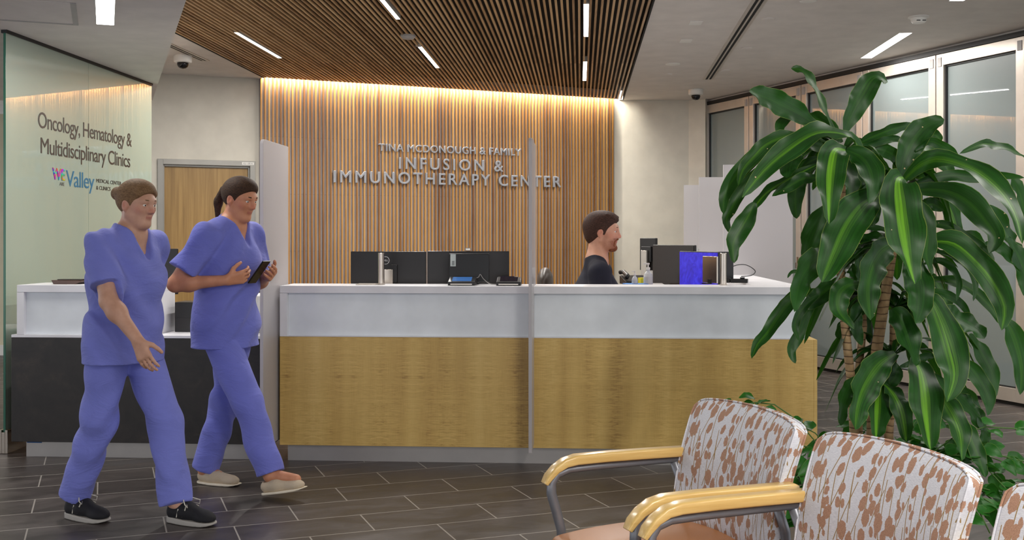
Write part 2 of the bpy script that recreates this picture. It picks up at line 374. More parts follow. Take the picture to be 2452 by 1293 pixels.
# ------------------------------------------------------------------ folding frosted-glass wall (right)
RW = lambda px: (lambda s_: Vector(((px - CX) / s_, F / s_)))((px - 244) * 0.1348)
R0 = RW(1687); Rn = RW(2440); rt = (Rn - R0).normalized(); rn = Vector((-rt.y, rt.x)) 
if rn.x > 0: rn = -rn                                       # towards the room
Mr = Matrix((( -rt.x*-1, -rn.x, 0, R0.x), (rt.y, -rn.y, 0, R0.y), (0, 0, 1, 0), (0, 0, 0, 1)))   # local x along wall towards viewer, local -y to room
HT = 2.98
m_frame_w = m_alu
pw = 0.985
trk = MB().box(-0.1, 9.0, -0.03, 0.1, HT + 0.004, HT + 0.045, Mr)
struct(trk.build('trim_1', m_gasket))
struct(MB().box(-0.1, 9.0, 0.02, 0.1, HT + 0.045, CEIL + 0.02, Mr).build('trim_2', m_ceil))
def fold_panel(k):
    x0 = 0.03 + k * pw; x1 = x0 + pw - 0.012; st = 0.085
    g = struct(MB().box(x0 + st + 0.012, x1 - st - 0.012, 0.012, 0.024, 0.15, HT - 0.112, Mr).build('window_%d' % (k + 1), m_frost))
    f = MB()
    f.box(x0, x0 + st, -0.028, 0.035, 0.03, HT, Mr).box(x1 - st, x1, -0.028, 0.035, 0.03, HT, Mr)
    f.box(x0 + st, x1 - st, -0.026, 0.035, HT - 0.10, HT, Mr).box(x0 + st, x1 - st, -0.026, 0.035, 0.03, 0.14, Mr)
    struct(f.build('window_frame', m_alu, g, 0.0025, 2))
    k_ = MB()
    k_.box(x0 + st, x0 + st + 0.014, -0.004, 0.03, 0.14, HT - 0.10, Mr).box(x1 - st - 0.014, x1 - st, -0.004, 0.03, 0.14, HT - 0.10, Mr)
    k_.box(x0 + st, x1 - st, -0.004, 0.03, HT - 0.114, HT - 0.10, Mr).box(x0 + st, x1 - st, -0.004, 0.03, 0.14, 0.15, Mr)
    k_.box(x1, x1 + 0.012, 0.0, 0.03, 0.03, HT, Mr).box(x0, x1, 0.0, 0.03, 0.0, 0.03, Mr)
    struct(k_.build('window_gasket', m_gasket, g))
    hb = MB().box(x0 + 0.02, x0 + 0.065, -0.034, -0.026, 2.87, HT - 0.03, Mr).box(x1 - 0.065, x1 - 0.02, -0.034, -0.026, 2.87, HT - 0.03, Mr)
    struct(hb.build('pivot_plate', m_grey_pl, g))
    h = MB().box(x1 - 0.058, x1 - 0.022, -0.036, -0.028, 0.98, 1.16, Mr).box(x1 - 0.052, x1 - 0.028, -0.06, -0.036, 1.04, 1.10, Mr)
    struct(h.build('window_latch', m_chrome, g, 0.002, 1))
for k in range(8): fold_panel(k)
# room behind the folding wall (dim back wall so that nothing opens onto nothing)
struct(MB().box(-0.4, 9.0, 0.9, 1.0, 0, CEIL, Mr).build('wall_folding_back', m_wall))

# ------------------------------------------------------------------ left glass wall with lettering
G0 = Vector((-3.198, 6.805)); G1 = Vector((-3.071, 9.178)); gt = (G1 - G0).normalized(); gn = Vector((gt.y, -gt.x))
Mg = Matrix(((gt.x, -gn.x, 0, G0.x), (gt.y, -gn.y, 0, G0.y), (0, 0, 1, 0), (0, 0, 0, 1)))    # local x along, -y to the viewer side
GL = (G1 - G0).length
gw = struct(MB().box(0, 1.168, 0, 0.014, 0.11, 2.66, Mg).box(1.172, GL, 0, 0.014, 0.11, 2.66, Mg).build('window_20', m_green))
struct(MB().box(-0.004, 0.0, 0, 0.014, 0.11, 2.66, Mg).build('glass_edge', m_gedge, gw))
struct(MB().box(-0.01, GL, -0.012, 0.026, 2.655, 2.676, Mg).build('top_channel', m_gasket, gw))
shoe = MB().box(-0.02, GL, -0.022, -0.004, 0, 0.15, Mg).box(-0.02, GL, 0.018, 0.036, 0, 0.15, Mg).box(-0.02, GL, -0.004, 0.018, 0, 0.135, Mg)
struct(shoe.build('floor_shoe', m_chrome, gw, 0.003, 2))

def text_mesh(body, width, height, depth=0.0, track=None, sx=1.0, bold=0.0):
    """mesh of one line of capitals: scaled so its capital height is `height` and its total width is `width`"""
    cu = bpy.data.curves.new('t', 'FONT'); cu.body = body; cu.extrude = 0; cu.resolution_u = 4
    o = bpy.data.objects.new('t', cu); COL.objects.link(o)
    dg = bpy.context.evaluated_depsgraph_get()
    def dims(sp, bd=body):
        cu.space_character = sp; cu.body = bd; dg.update()
        me = o.evaluated_get(dg).to_mesh(); c = np.array([v.co[:] for v in me.vertices]); o.evaluated_get(dg).to_mesh_clear(); return c
    h0 = dims(1, 'H'); caph = h0[:, 1].max() - h0[:, 1].min(); sc = height / caph
    if track is None:
        w1 = np.ptp(dims(1.0)[:, 0]) * sc * sx; w2 = np.ptp(dims(2.0)[:, 0]) * sc * sx
        sp = 1 + (width - w1) / (w2 - w1)
    else:
        sp = track; sx = width / (np.ptp(dims(sp)[:, 0]) * sc)
    cu.space_character = sp; cu.body = body; cu.extrude = depth / 2 / sc; cu.bevel_depth = bold; cu.bevel_resolution = 0; dg.update()
    me = bpy.data.meshes.new_from_object(o.evaluated_get(dg)); bpy.data.objects.remove(o)
    x0 = min(v.co.x for v in me.vertices)
    for v in me.vertices: v.co = Vector(((v.co.x - x0) * sc * sx, v.co.y * sc, v.co.z * sc))
    return me
def text_parts(me, name, mats, parent, M):
    """one object per connected letter"""
    bm = bmesh.new(); bm.from_mesh(me); bmesh.ops.remove_doubles(bm, verts=bm.verts, dist=1e-5); bm.verts.ensure_lookup_table(); bm.verts.index_update()
    seen = set(); comps = []
    for v in bm.verts:
        if v.index in seen: continue
        st = [v]; seen.add(v.index); c = []
        while st:
            q = st.pop(); c.append(q)
            for e in q.link_edges:
                k = e.other_vert(q)
                if k.index not in seen: seen.add(k.index); st.append(k)
        comps.append(c)
    comps.sort(key=lambda c: min(v.co.x for v in c)); out = []
    for i, c in enumerate(comps):
        ids = {v.index: j for j, v in enumerate(c)}
        fs = [tuple(ids[v.index] for v in f.verts) for f in bm.faces if f.verts[0].index in ids]
        m = MB(); m.v = [tuple(M @ v.co) for v in c]; m.f = fs
        out.append(m.build(name, mats[i % len(mats)], parent))
    bm.free(); return out
def text_one(me, name, m, parent, M):
    me.transform(M); o = bpy.data.objects.new(name, me); COL.objects.link(o); me.materials.clear(); me.materials.append(m); o.parent = parent; return o
def facing(M, u, z, out):      # text lying in the local XZ plane of M, facing local -y
    return M @ Matrix.Translation((u, -out, z)) @ Matrix.Rotation(math.pi / 2, 4, 'X')
m_ink = plain('sign_dark_vinyl', (58, 44, 34), 0.5); m_teal = plain('sign_teal_vinyl', (36, 106, 142), 0.5); m_greyv = plain('sign_grey_vinyl', (96, 90, 84), 0.5)
def line(body, u0, u1, z, h, m, name='lettering', track=0.92):
    return struct(text_one(text_mesh(body, u1 - u0, h, 0.0012, track=track), name, m, gw, facing(Mg, u0, z, 0.0015)))
line('Oncology, Hematology &', 0.412, 1.955, 2.102, 0.106, m_ink)
line('Multidisciplinary Clinics', 0.447, 1.925, 1.932, 0.106, m_ink)
line('ARE', 0.715, 0.788, 1.727, 0.024, m_greyv, track=1.0)
line('Valley', 0.813, 1.266, 1.728, 0.112, m_teal)
line('MEDICAL CENTER', 1.30, 1.752, 1.780, 0.027, m_ink, track=1.0)
line('& CLINICS', 1.30, 1.55, 1.726, 0.028, m_ink, track=1.0)
t = NT('sign_rainbow_vinyl'); vor = t.new('ShaderNodeTexVoronoi'); vor.inputs['Scale'].default_value = 42; t.L(t.coord('Object'), vor.inputs['Vector'])
hs = t.new('ShaderNodeHueSaturation'); hs.inputs['Color'].default_value = (0.50, 0.015, 0.01, 1); sp = t.new('ShaderNodeSeparateColor'); t.L(vor.outputs['Color'], sp.inputs[0]); t.L(sp.outputs[0], hs.inputs['Hue'])
t.p(Base_Color=hs.outputs[0], Roughness=0.5)
def bold(me, k):
    return me
cu_line = text_mesh('WE', 0.178, 0.077, 0.0012, track=0.95, bold=0.02)
we = struct(text_one(cu_line, 'lettering', t.m, gw, facing(Mg, 0.61, 1.766, 0.0015)))
sd = we.modifiers.new('thick', 'SOLIDIFY'); we.modifiers.remove(sd)

# ------------------------------------------------------------------ wall sign on the slats
Ms = Mw
def wx(px):     # distance along the slatted wall of the point seen at column px
    k = (px - CX) / F; q = a2; den = wt.x - k * wt.y; return (k * q.y - q.x) / den
sign = thing('wall_sign', 'brushed grey raised capital letters mounted in three rows on the slatted wood wall', 'sign', (a2.x, a2.y, 0))
Msl = Matrix.Translation((-a2.x, -a2.y, 0)) @ Mw
for body, x0, x1, zz, hh in (('TINA MCDONOUGH & FAMILY', 905, 1244, 2.323, 0.078), ('INFUSION &', 953, 1201, 2.132, 0.124), ('IMMUNOTHERAPY CENTER', 797, 1339, 1.966, 0.124)):
    u0, u1 = wx(x0), wx(x1)
    text_parts(text_mesh(body, u1 - u0, hh, 0.020, bold=0.014), 'letter', [m_letter], sign, facing(Msl, u0, zz, 0.030))
# ------------------------------------------------------------------ ceiling fixtures
m_glow = emit('diffuser_glow', (1.0, 0.965, 0.93, 1), 9.0)
def fixture(a, b, wdt, z, label, group, up=0.05, ffm=None):
    ax, ay = a; bx, by = b; L = math.hypot(bx - ax, by - ay); rz = math.atan2(by - ay, bx - ax)
    t_ = thing('line_light', label, 'ceiling light', ((ax + bx) / 2, (ay + by) / 2, z), rz, group)
    box('diffuser', m_glow, t_, -L / 2, L / 2, -wdt / 2, wdt / 2, -0.003, -0.0002)
    f = MB(); e = 0.004
    f.box(-L / 2 - e, L / 2 + e, -wdt / 2 - e, -wdt / 2, -0.004, up).box(-L / 2 - e, L / 2 + e, wdt / 2, wdt / 2 + e, -0.004, up)
    f.box(-L / 2 - e, -L / 2, -wdt / 2, wdt / 2, -0.004, up).box(L / 2, L / 2 + e, -wdt / 2, wdt / 2, -0.004, up)
    f.box(-L / 2, L / 2, -wdt / 2, wdt / 2, 0.0, max(0.0002, up))
    f.build('housing', ffm or m_white_pl, t_); return t_
sl = ['slim glowing line light in the slatted ceiling, leftmost one above the door', 'slim line light in the slatted ceiling cut off by the top edge, above the dome',
      'slim glowing line light in the slatted ceiling just beyond the small white dome', 'longer line light in the right part of the slatted ceiling, nearer one',
      'shorter line light in the right part of the slatted ceiling, nearer the slatted wall', 'line light in the left slats above the frame', 'line light in the right slats above the frame']
for (a, b), lb in list(zip(SLAT_LIGHTS, sl))[:5]: fixture(a, b, 0.036, CEIL, lb, 'line lights in the slatted ceiling')
cl = ['wide white recessed line light above the corn plant on the plaster ceiling', 'wide white recessed line light cut off by the top edge near the smoke detector']
for (a, b), lb in list(zip(CEIL_LIGHTS, cl))[:2]: fixture(a, b, 0.10, CEIL, lb, 'recessed line lights in the plaster ceiling', -0.0001)
for (a, b) in SOFFIT_LIGHTS: fixture(a, b, 0.10, 2.675, 'broad white recessed light in the low soffit above the glass wall', None, -0.0001)
# unseen fill lights added for brightness over lobby, corridor and the plaster row
for k_i, (a, b, z_) in enumerate([(a, b, CEIL) for a, b in LOBBY_FILL + CEIL_LIGHTS[2:]] + [(a, b, 2.675) for a, b in CORRIDOR_FILL]):
    L_ = math.hypot(b[0] - a[0], b[1] - a[1]); M_ = Matrix.Translation(((a[0] + b[0]) / 2, (a[1] + b[1]) / 2, z_)) @ Matrix.Rotation(math.atan2(b[1] - a[1], b[0] - a[0]), 4, 'Z')
    tr_ = struct(MB().box(-L_ / 2 - 0.004, L_ / 2 + 0.004, -0.054, 0.054, -0.0018, -0.0002, M_).build('trim_%d' % (k_i + 3), m_white_pl))  # rim of an added light, not a trim of the room
    struct(MB().box(-L_ / 2, L_ / 2, -0.05, 0.05, -0.003, -0.002, M_).build('diffuser', m_glow, tr_))
def slot_vent(a, b, wdt, label, z=CEIL):
    ax, ay = a; bx, by = b; L = math.hypot(bx - ax, by - ay); rz = math.atan2(by - ay, bx - ax)
    t_ = thing('slot_diffuser', label, 'air vent', ((ax + bx) / 2, (ay + by) / 2, z), rz)
    f = MB(); h = wdt / 2; s_ = wdt / 9
    for y0, y1 in ((-h, -h + 2 * s_), (-s_ * 0.6, s_ * 0.6), (h - 2 * s_, h)): f.box(-L / 2, L / 2, y0, y1, -0.005, 0.0)
    f.box(-L / 2 - 0.01, -L / 2, -h, h, -0.005, 0).box(L / 2, L / 2 + 0.01, -h, h, -0.005, 0)
    f.build('frame', m_alu, t_); box('throat', m_dark, t_, -L / 2, L / 2, -h + 2 * s_, h - 2 * s_, -0.0025, -0.0005); return t_
slot_vent((1.72, 7.2), (2.085, 11.45), 0.11, 'long double slot air diffuser in the plaster ceiling right of the slats')
slot_vent((-3.02, 9.2), (-2.93, 10.25), 0.10, 'short slot air diffuser in the ceiling corner above the left dome camera')
def dome_cam(p, label):
    t_ = thing('dome_camera', label, 'security camera', (p[0], p[1], CEIL), 0, 'dome cameras')
    MB().lathe([(0.082, 0.0), (0.084, -0.012), (0.082, -0.055), (0.074, -0.064), (0.045, -0.068)], n=32).build('housing', m_white_pl, t_, smooth=False)
    MB().lathe([(0.052, -0.064), (0.051, -0.085), (0.043, -0.104), (0.028, -0.117), (0.004, -0.122)], n=28).build('lens_dome', plain('smoked_dome', (14, 14, 18), 0.06), t_, smooth=True)
dome_cam((2.09, 12.25), 'white dome security camera by the column beside the folding glass wall')
dome_cam((-3.05, 9.98), 'white dome security camera on the ceiling left of the slats, above the door')
def disc(px, py, r, name, label, cat, prof=None, m=None, group=None):
    s_ = (HY - py) / (CEIL - EYE); d = F / s_
    t_ = thing(name, label, cat, ((px - CX) / s_, d, CEIL), 0, group)
    MB().lathe(prof or [(r, 0), (r, -0.006), (r * 0.85, -0.009), (0.002, -0.009)], n=28).build('cover', m or m_white_pl, t_); return t_
sd = disc(2200, 40, 0.075, 'smoke_detector', 'white round smoke detector on the ceiling above the plant', 'smoke detector', [(0.078, 0), (0.078, -0.008), (0.06, -0.012), (0.055, -0.035), (0.042, -0.05), (0.002, -0.052)])
MB().box(-0.035, -0.008, -0.0565, -0.048, -0.040, -0.034).box(0.008, 0.035, -0.0565, -0.048, -0.040, -0.034).build('sensor_slot', m_black, sd)
disc(977, 84, 0.062, 'ceiling_speaker', 'small pale dome set between ceiling slats near the middle line light', 'speaker', [(0.064, 0), (0.062, -0.015), (0.045, -0.032), (0.002, -0.04)], m_grey_pl)
disc(1003, 109, 0.03, 'sprinkler_cover', 'tiny round cover between ceiling slats at the end of the middle line light', 'sprinkler', m=m_grey_pl)
for px, py, r, lb in ((1840, 45, .055, 'round flush cover in the plaster ceiling right of the slot diffuser, nearest the camera'), (1788, 115, .05, 'round flush cover in the plaster ceiling right of the slot diffuser, middle one'),
                      (1737, 168, .05, 'round flush cover in the plaster ceiling beside the far end of the slot diffuser'), (1611, 153, .07, 'larger round flush cover between the slats and the slot diffuser'),
                      (1602, 177, .035, 'smallest round flush cover between the slats and the slot diffuser'), (1935, 1, .06, 'round flush cover at the top edge of the photo above the plant')):
    disc(px, py, r, 'ceiling_cover', lb, 'sprinkler', group='round covers in the plaster ceiling', m=m_ceil if r < .06 else m_white_pl)
for px, py, lb in ((1664, 54, 'small square flush plate in the plaster ceiling, nearer one'), (1641, 97, 'small oblong flush plate in the plaster ceiling, farther one')):
    s_ = (HY - py) / 1.69; t_ = thing('ceiling_plate', lb, 'access plate', ((px - CX) / s_, F / s_, CEIL), -SLA, 'flush plates in the plaster ceiling')
    box('cover', m_white_pl, t_, -0.045, 0.055, -0.075, 0.075, -0.006, 0, 0.002)
ap = thing('access_hatch', 'square flush access hatch in the low soffit at the upper left corner', 'access panel', (-2.69, 6.60, 2.675), FA)
box('panel', m_ceil, ap, -1.15, 0.0, -0.62, 0.0, -0.003, -0.0005)
apd = MB().box(-1.15, 0.0, 0.0, 0.03, -0.006, -0.0005).box(0.0, 0.03, -0.62, 0.03, -0.006, -0.0005).build('gap', m_grey_pl, ap)

# ------------------------------------------------------------------ reception desk
DO = Vector((-1.415, 6.56, 0)); DR = -SLA
MD = Matrix.Translation(DO) @ Matrix.Rotation(DR, 4, 'Z'); MDi = MD.inverted()
desk = thing('reception_desk', 'long reception desk with golden figured maple base and white upper shelf', 'reception desk', DO, DR)
LW, LU = 3.223, 3.165; XS = 1.541; RB = 5.9
box('wood_panel', m_maple, desk, 0, XS - 0.0015, 0, 0.02, 0.10, 0.76, 0.0015, 1)
box('wood_panel', m_maple2, desk, XS + 0.0015, LW - 0.02, 0, 0.02, 0.10, 0.76, 0.0015, 1)
side = thing('side_counter', 'side run of the reception desk going back behind the plant, with a white ledge', 'counter', DO, DR)
wtop = thing('desk_worktop', 'low white worktop behind the reception desk carrying the monitors', 'worktop', DO, DR)
MB().box(LW - 0.02, LW, 0, 0.32, 0.10, 0.76).build('wood_end_panel', m_maple2, desk, 0.0015, 1)
MB().box(LW - 0.02, LW, 0.321, RB, 0.10, 0.76).build('wood_panel', m_maple2, side, 0.0015, 1)
MB().box(0.0, LW - 0.02, 0.0205, 0.30, 0.735, 0.76).build('wood_top', m_maple2, desk)
MB().box(2.91, LW - 0.02, 0.33, RB, 0.735, 0.76).build('wood_top', m_maple2, side)
box('side_panel', m_maple, desk, 0, 0.02, 0.0205, 0.34, 0.10, 0.7345)
MB().box(0.04, LW - 0.05, 0.04, 0.06, 0, 0.115).box(0.04, 0.06, 0.0601, 0.34, 0, 0.115).build('toe_kick', m_kick := plain('brushed_kick_plate', (176, 172, 168), 0.4, 0.6), desk)
# white upper box: ledge, posts, recessed back panel
LD = 0.32
MB().box(LW - 0.07, LW - 0.05, 0.33, RB, 0, 0.10).build('toe_kick', m_kick, side)
MB().box(2.89, LU, LD, RB, 1.025, 1.07).build('ledge', m_white, side)
MB().box(LU - 0.03, LU, LD + 0.01, RB, 0.761, 1.0245).build('outer_panel', m_white, side)
MB().box(2.89, 2.91, LD, RB, 0.10, 1.0245).build('inner_panel', plain('desk_inner_laminate', (214, 200, 180), 0.4), side)
u = MB().box(0, LU, 0, LD, 1.025, 1.07)
u.build('ledge', m_white, desk, 0.002, 1)
MB().box(0, 0.045, 0, LD, 0.761, 1.0245).build('upper_end_panel', m_white, desk, 0.001, 1)
MB().box(LU - 0.012, LU, 0.0, LD, 0.761, 1.0245).build('upper_end_panel', m_white, desk, 0.001, 1)
MB().box(0.0455, XS - 0.001, 0.03, 0.045, 0.761, 1.0245).box(XS + 0.001, LU - 0.0125, 0.03, 0.045, 0.761, 1.0245).build('upper_front_panel', m_inset, desk)
MB().box(0.0455, LU - 0.0125, 0.0, 0.03, 0.761, 0.766).build('lower_trim', m_white, desk)
MB().box(0.046, 2.88, LD - 0.02, LD, 0.761, 1.0245).build('inner_panel', plain('desk_inner_laminate', (214, 200, 180), 0.4), desk)
MB().box(0.02, 1.75, LD + .001, 0.98, 0.725, 0.757).box(1.75, 2.889, LD + .001, 0.54, 0.725, 0.757).box(2.2, 2.889, 0.54, 2.7, 0.725, 0.757).build('top', m_white, wtop)
for q0, q1, q2 in ((0.02, LD + 0.02, 0.96), (1.70, LD, 0.96), (2.22, 0.9, 2.65)): MB().box(q0, q0 + 0.03, q1, q2, 0.0, 0.724).build('support', m_white, wtop)
# left low counter
cnt = thing('stone_counter', 'dark stone fronted counter with a white box shelf in front of the green glass wall', 'counter', DO, DR)
XA, XB = -1.688, -0.05
box('stone_front', m_stone, cnt, XA, XB, 0, 0.025, 0.10, 0.745, 0.0015, 1)
for q0 in (XA, XB - 0.02): MB().box(q0, q0 + 0.02, 0.0255, 0.75, 0.10, 0.744).build('side_panel', m_stone, cnt)
MB().box(XA + 0.07, XB - 0.04, 0.05, 0.07, 0, 0.10).box(XA + 0.07, XA + 0.09, 0.07, 0.7, 0, 0.10).build('toe_kick', m_kick, cnt)
box('worktop', m_white, cnt, XA, XB, 0.0, 0.80, 0.7455, 0.762, 0.001, 1)
X1 = XA + 0.035; X2 = -0.79
box('ledge', m_white, cnt, X1, X2, 0, 0.36, 1.025, 1.07, 0.002, 1)
for q0, q1 in ((X1, X1 + 0.045), (X2 - 0.03, X2)): MB().box(q0, q1, 0, 0.36, 0.7625, 1.0245).build('upper_end_panel', m_white, cnt, 0.001, 1)
box('upper_front_panel', m_inset, cnt, X1 + 0.0455, X2 - 0.0305, 0.03, 0.045, 0.7625, 1.0245)
box('painter_tape', plain('blue_tape', (30, 84, 140), 0.6), cnt, XA + 0.075, XA + 0.17, 0.047, 0.0495, 0.085, 0.0995)
# frosted acrylic dividers
def divider(x, y, label, turn=0.0):
    t_ = thing('acrylic_divider', label, 'divider screen', MD @ Vector((x, y, 0)), DR + turn, 'frosted dividers on the reception desk')
    s_ = MB(); z0, z1 = 0.127, 1.937; r = 0.03
    prof = [(0.0, z0), (0.54, z0), (0.54, z1)] + [(r - r * math.sin(a), z1 - r + r * math.cos(a)) for a in [i * math.pi / 8 for i in range(5)]]
    M = Matrix(((0, 0, 1, -0.01), (1, 0, 0, 0), (0, 1, 0, 0), (0, 0, 0, 1)))
    s_.prism(prof, 0, 0.02, M).build('sheet', m_acryl, t_, 0.0015, 1)
    return t_
divider(-0.025, -0.29, 'frosted acrylic divider at the left end of the maple desk')
divider(XS, -0.29, 'frosted acrylic divider seen almost edge-on at the middle of the maple desk')
for y, lb in ((2.12, 'widest pale frosted divider on the far side of the desk behind the corn plant'), (3.86, 'middle one of the stepped pale dividers behind the desk'), (5.36, 'farthest and lowest-looking stepped pale divider, next to the cream wall')):
    t_ = divider(3.49, y, lb, math.pi / 2)
# cut-outs: posts carrying the ledge, small things on it
def brushed_post(px, d, label):
    p = at(px, 600, d); t_ = thing('steel_post', label, 'post', (p.x, p.y, 1.07), DR)
    MB().lathe([(0.0195, 0.0), (0.0195, 0.196), (0.017, 0.198), (0.001, 0.198)], n=32).build('tube', m_chrome, t_)
    MB().lathe([(0.023, 0.0), (0.023, 0.005), (0.0196, 0.006)], n=32).build('collar', m_alu, t_)
brushed_post(913, 6.72, 'brushed steel post on the desk ledge in front of the left monitor')
brushed_post(1732, 6.62, 'brushed steel post on the desk ledge near the blue screen')

# ------------------------------------------------------------------ electronics
m_mon = plain('monitor_black', (24, 23, 24), 0.32); m_mback = plain('monitor_back', (42, 40, 40), 0.3, 0.3)
m_scr = plain('screen_dark', (40, 30, 26), 0.25); m_label = plain('asset_label', (196, 206, 204), 0.5)
t = NT('screen_blue'); vec = t.coord('Generated'); sx = t.new('ShaderNodeSeparateXYZ'); t.L(vec, sx.inputs[0])
wv = t.noise(t.coord('Generated', (3, 1, 1.2)), 3, 2, .5, 2.0)
c_ = t.ramp(wv, [(0.3, srgb(40, 24, 158)), (0.5, srgb(48, 34, 184)), (0.7, srgb(58, 52, 204))])
t.p(Base_Color=(0.01, 0.01, 0.03, 1), Emission_Color=c_, Emission_Strength=1.0, Roughness=0.3); m_blue = t.m
def monitor(loc, yaw, w_, h_, zc, scr, label, base_z, tilt=0.0, stand=True, thick=0.022, back=None, group='computer monitors behind the desk'):
    """screen faces local -y"""
    t_ = thing('computer_monitor', label, 'monitor', (loc[0], loc[1], base_z), yaw, group)
    T_ = Matrix.Translation((0, 0, zc - base_z)) @ Matrix.Rotation(tilt, 4, 'X')
    MB().box(-w_ / 2, w_ / 2, 0, thick, -h_ / 2, h_ / 2, T_).build('shell', back or m_mback, t_, 0.004, 2)
    MB().box(-w_ / 2 + 0.006, w_ / 2 - 0.006, -0.002, 0.001, -h_ / 2 + 0.012, h_ / 2 - 0.006, T_).build('screen', scr, t_)
    MB().box(-0.06, 0.06, thick, thick + 0.018, -0.06, 0.06, T_).build('rear_housing', m_mon, t_, 0.005, 2)
    if stand:
        zt = zc - base_z
        MB().box(-0.035, 0.035, thick + 0.018, thick + 0.04, 0.012, zt + 0.03).box(-0.03, 0.03, thick + 0.0, thick + 0.0185, zt - 0.04, zt + 0.02).build('stand', m_chrome, t_, 0.003, 1)
        MB().box(-0.12, 0.12, -0.06, 0.12, 0, 0.012).build('foot', m_mon, t_, 0.004, 2)
    return t_
d0 = 7.02; WT = 0.757
pm = at((840 + 1022) / 2, 645, d0); mA = monitor((pm.x, pm.y, 0), math.pi - 0.03, 0.492, 0.29, 1.128, m_scr, 'black monitor with round maker mark, left one of the pair seen from behind', WT)
pm = at((1022 + 1222) / 2, 645, d0 + 0.0); mB = monitor((pm.x + 0.0, pm.y - 0.02, 0), math.pi + 0.05, 0.53, 0.29, 1.130, m_scr, 'black monitor behind the small tablet, right one of the pair seen from behind', WT)
# round maker mark on monitor A (ring and letters), on its back which faces the camera
ring = MB(); N = 40
for k in range(N):
    a0, a1 = 2 * math.pi * k / N, 2 * math.pi * (k + 1) / N; ri, ro = 0.0225, 0.0255
    q = [(ri * math.cos(a0), ri * math.sin(a0)), (ro * math.cos(a0), ro * math.sin(a0)), (ro * math.cos(a1), ro * math.sin(a1)), (ri * math.cos(a1), ri * math.sin(a1))]
    ring.prism(q, 0, 0.001)
Mlogo = Matrix.Translation((0.018, 0.0222, 1.128 - WT + 0.087)) @ Matrix.Rotation(math.pi, 4, 'Z') @ Matrix.Rotation(math.pi / 2, 4, 'X')
lg = MB(); lg.v = [tuple(Mlogo @ Vector(v)) for v in ring.v]; lg.f = ring.f; m_mark = plain('white_mark', (230, 230, 232), 0.4)
lg.build('maker_mark', m_mark, mA)
text_one(text_mesh('DELL', 0.033, 0.011, 0.001, track=0.9), 'maker_mark', m_mark, mA, Mlogo @ Matrix.Translation((-0.0165, -0.0055, 0)))
# webcam on monitor B
wc = thing('webcam', 'silver webcam clipped on top of the right monitor of the pair', 'webcam', (at(1121, 600, d0 - 0.02).x, d0 - 0.03, 1.275), 0)
MB().box(-0.016, 0.016, -0.012, 0.014, 0.0015, 0.022).build('body', m_chrome, wc, 0.004, 2)
# tablet on a stand, card terminals
tb = thing('tablet_stand', 'black tablet seen from behind with a white asset sticker, on the desk ledge', 'tablet', (at(1123, 680, 6.74).x, 6.74, 1.07), DR)
Tt = Matrix.Translation((0, 0.0, 0.015)) @ Matrix.Rotation(-0.06, 4, 'X')
MB().box(-0.127, 0.127, 0, 0.012, 0, 0.178, Tt).build('tablet', m_black, tb, 0.006, 2)
MB().box(-0.118, -0.084, -0.0012, 0, 0.098, 0.174, Tt).build('asset_sticker', m_label, tb)
k_ = MB()
for i in range(9): k_.box(-0.108, -0.092, -0.0016, -0.0012, 0.104 + i * 0.0032, 0.1054 + i * 0.0032, Tt)
k_.build('barcode', m_black, tb)
MB().box(-0.06, 0.06, 0.02, 0.09, 0.0, 0.012).box(-0.05, 0.05, 0.012, 0.022, 0.0, 0.09).build('stand', m_black, tb, 0.003, 1)
def terminal(px, d, label, wd, blue=True):
    t_ = thing('card_terminal', label, 'card reader', (at(px, 680, d).x, d, 1.07), DR)
    prof = [(-0.06, 0.0), (0.06, 0.0), (0.06, 0.045), (0.03, 0.05), (-0.06, 0.022)]
    M = Matrix(((0, 0, 1, -wd / 2), (1, 0, 0, 0), (0, 1, 0, 0), (0, 0, 0, 1)))
    MB().prism(prof, 0, wd, M).build('body', m_black, t_, 0.004, 2)
    Ms_ = Matrix.Translation((0, 0, 0.0375)) @ Matrix.Rotation(0.30, 4, 'X')
    MB().box(-wd * .36, wd * .36, -0.045, 0.03, 0.0, 0.004, Ms_).build('screen', plain('lcd_blue', (70, 120, 190), 0.15) if blue else plain('lcd_dark', (30, 30, 44), 0.1), t_)
    MB().box(-wd * .4, wd * .4, -0.066, -0.06, 0.006, 0.012).build('card_slot', m_chrome, t_)
    return t_
terminal(1107, 6.62, 'black card reader with a blue display in front of the tablet', 0.165)
terminal(1219, 6.60, 'black card reader beside the middle divider', 0.15, False)
terminal(1214, 6.75, 'second black payment device just behind the card reader by the middle divider', 0.12, False)
def cable(name, pts, r, m, label, cat='cable', n=6, sub=6):
    P_ = [Vector(p) for p in pts]; out = []
    for i in range(len(P_) - 1):
        p0 = P_[max(i - 1, 0)]; p1 = P_[i]; p2 = P_[i + 1]; p3 = P_[min(i + 2, len(P_) - 1)]
        for k in range(sub):
            t_ = k / sub; out.append(0.5 * ((2 * p1) + (-p0 + p2) * t_ + (2 * p0 - 5 * p1 + 4 * p2 - p3) * t_ ** 2 + (-p0 + 3 * p1 - 3 * p2 + p3) * t_ ** 3))
    out.append(P_[-1]); return tag(MB().tube(out, r, n).build(name, m, None, smooth=True), label, cat)
cable('cable', [at(1130, 669, 6.70), at(1145, 664, 6.70), at(1150, 657, 6.70), at(1158, 668, 6.70), at(1172, 679, 6.66), at(1190, 681, 6.64)], 0.0022, m_grey_pl, 'thin grey cable between the tablet and the card reader')
cable('cable', [at(1742, 658, 7.15), at(1755, 638, 7.15), at(1785, 634, 7.2), at(1808, 648, 7.2), at(1800, 659, 7.15), at(1775, 662, 7.1)], 0.003, m_black, 'looping black cable on the right ledge of the desk')
bd = thing('flat_stand_base', 'thin pale metal plate on the ledge left of the steel post', 'stand base', (at(879, 680, 6.7).x, 6.7, 1.07), DR)
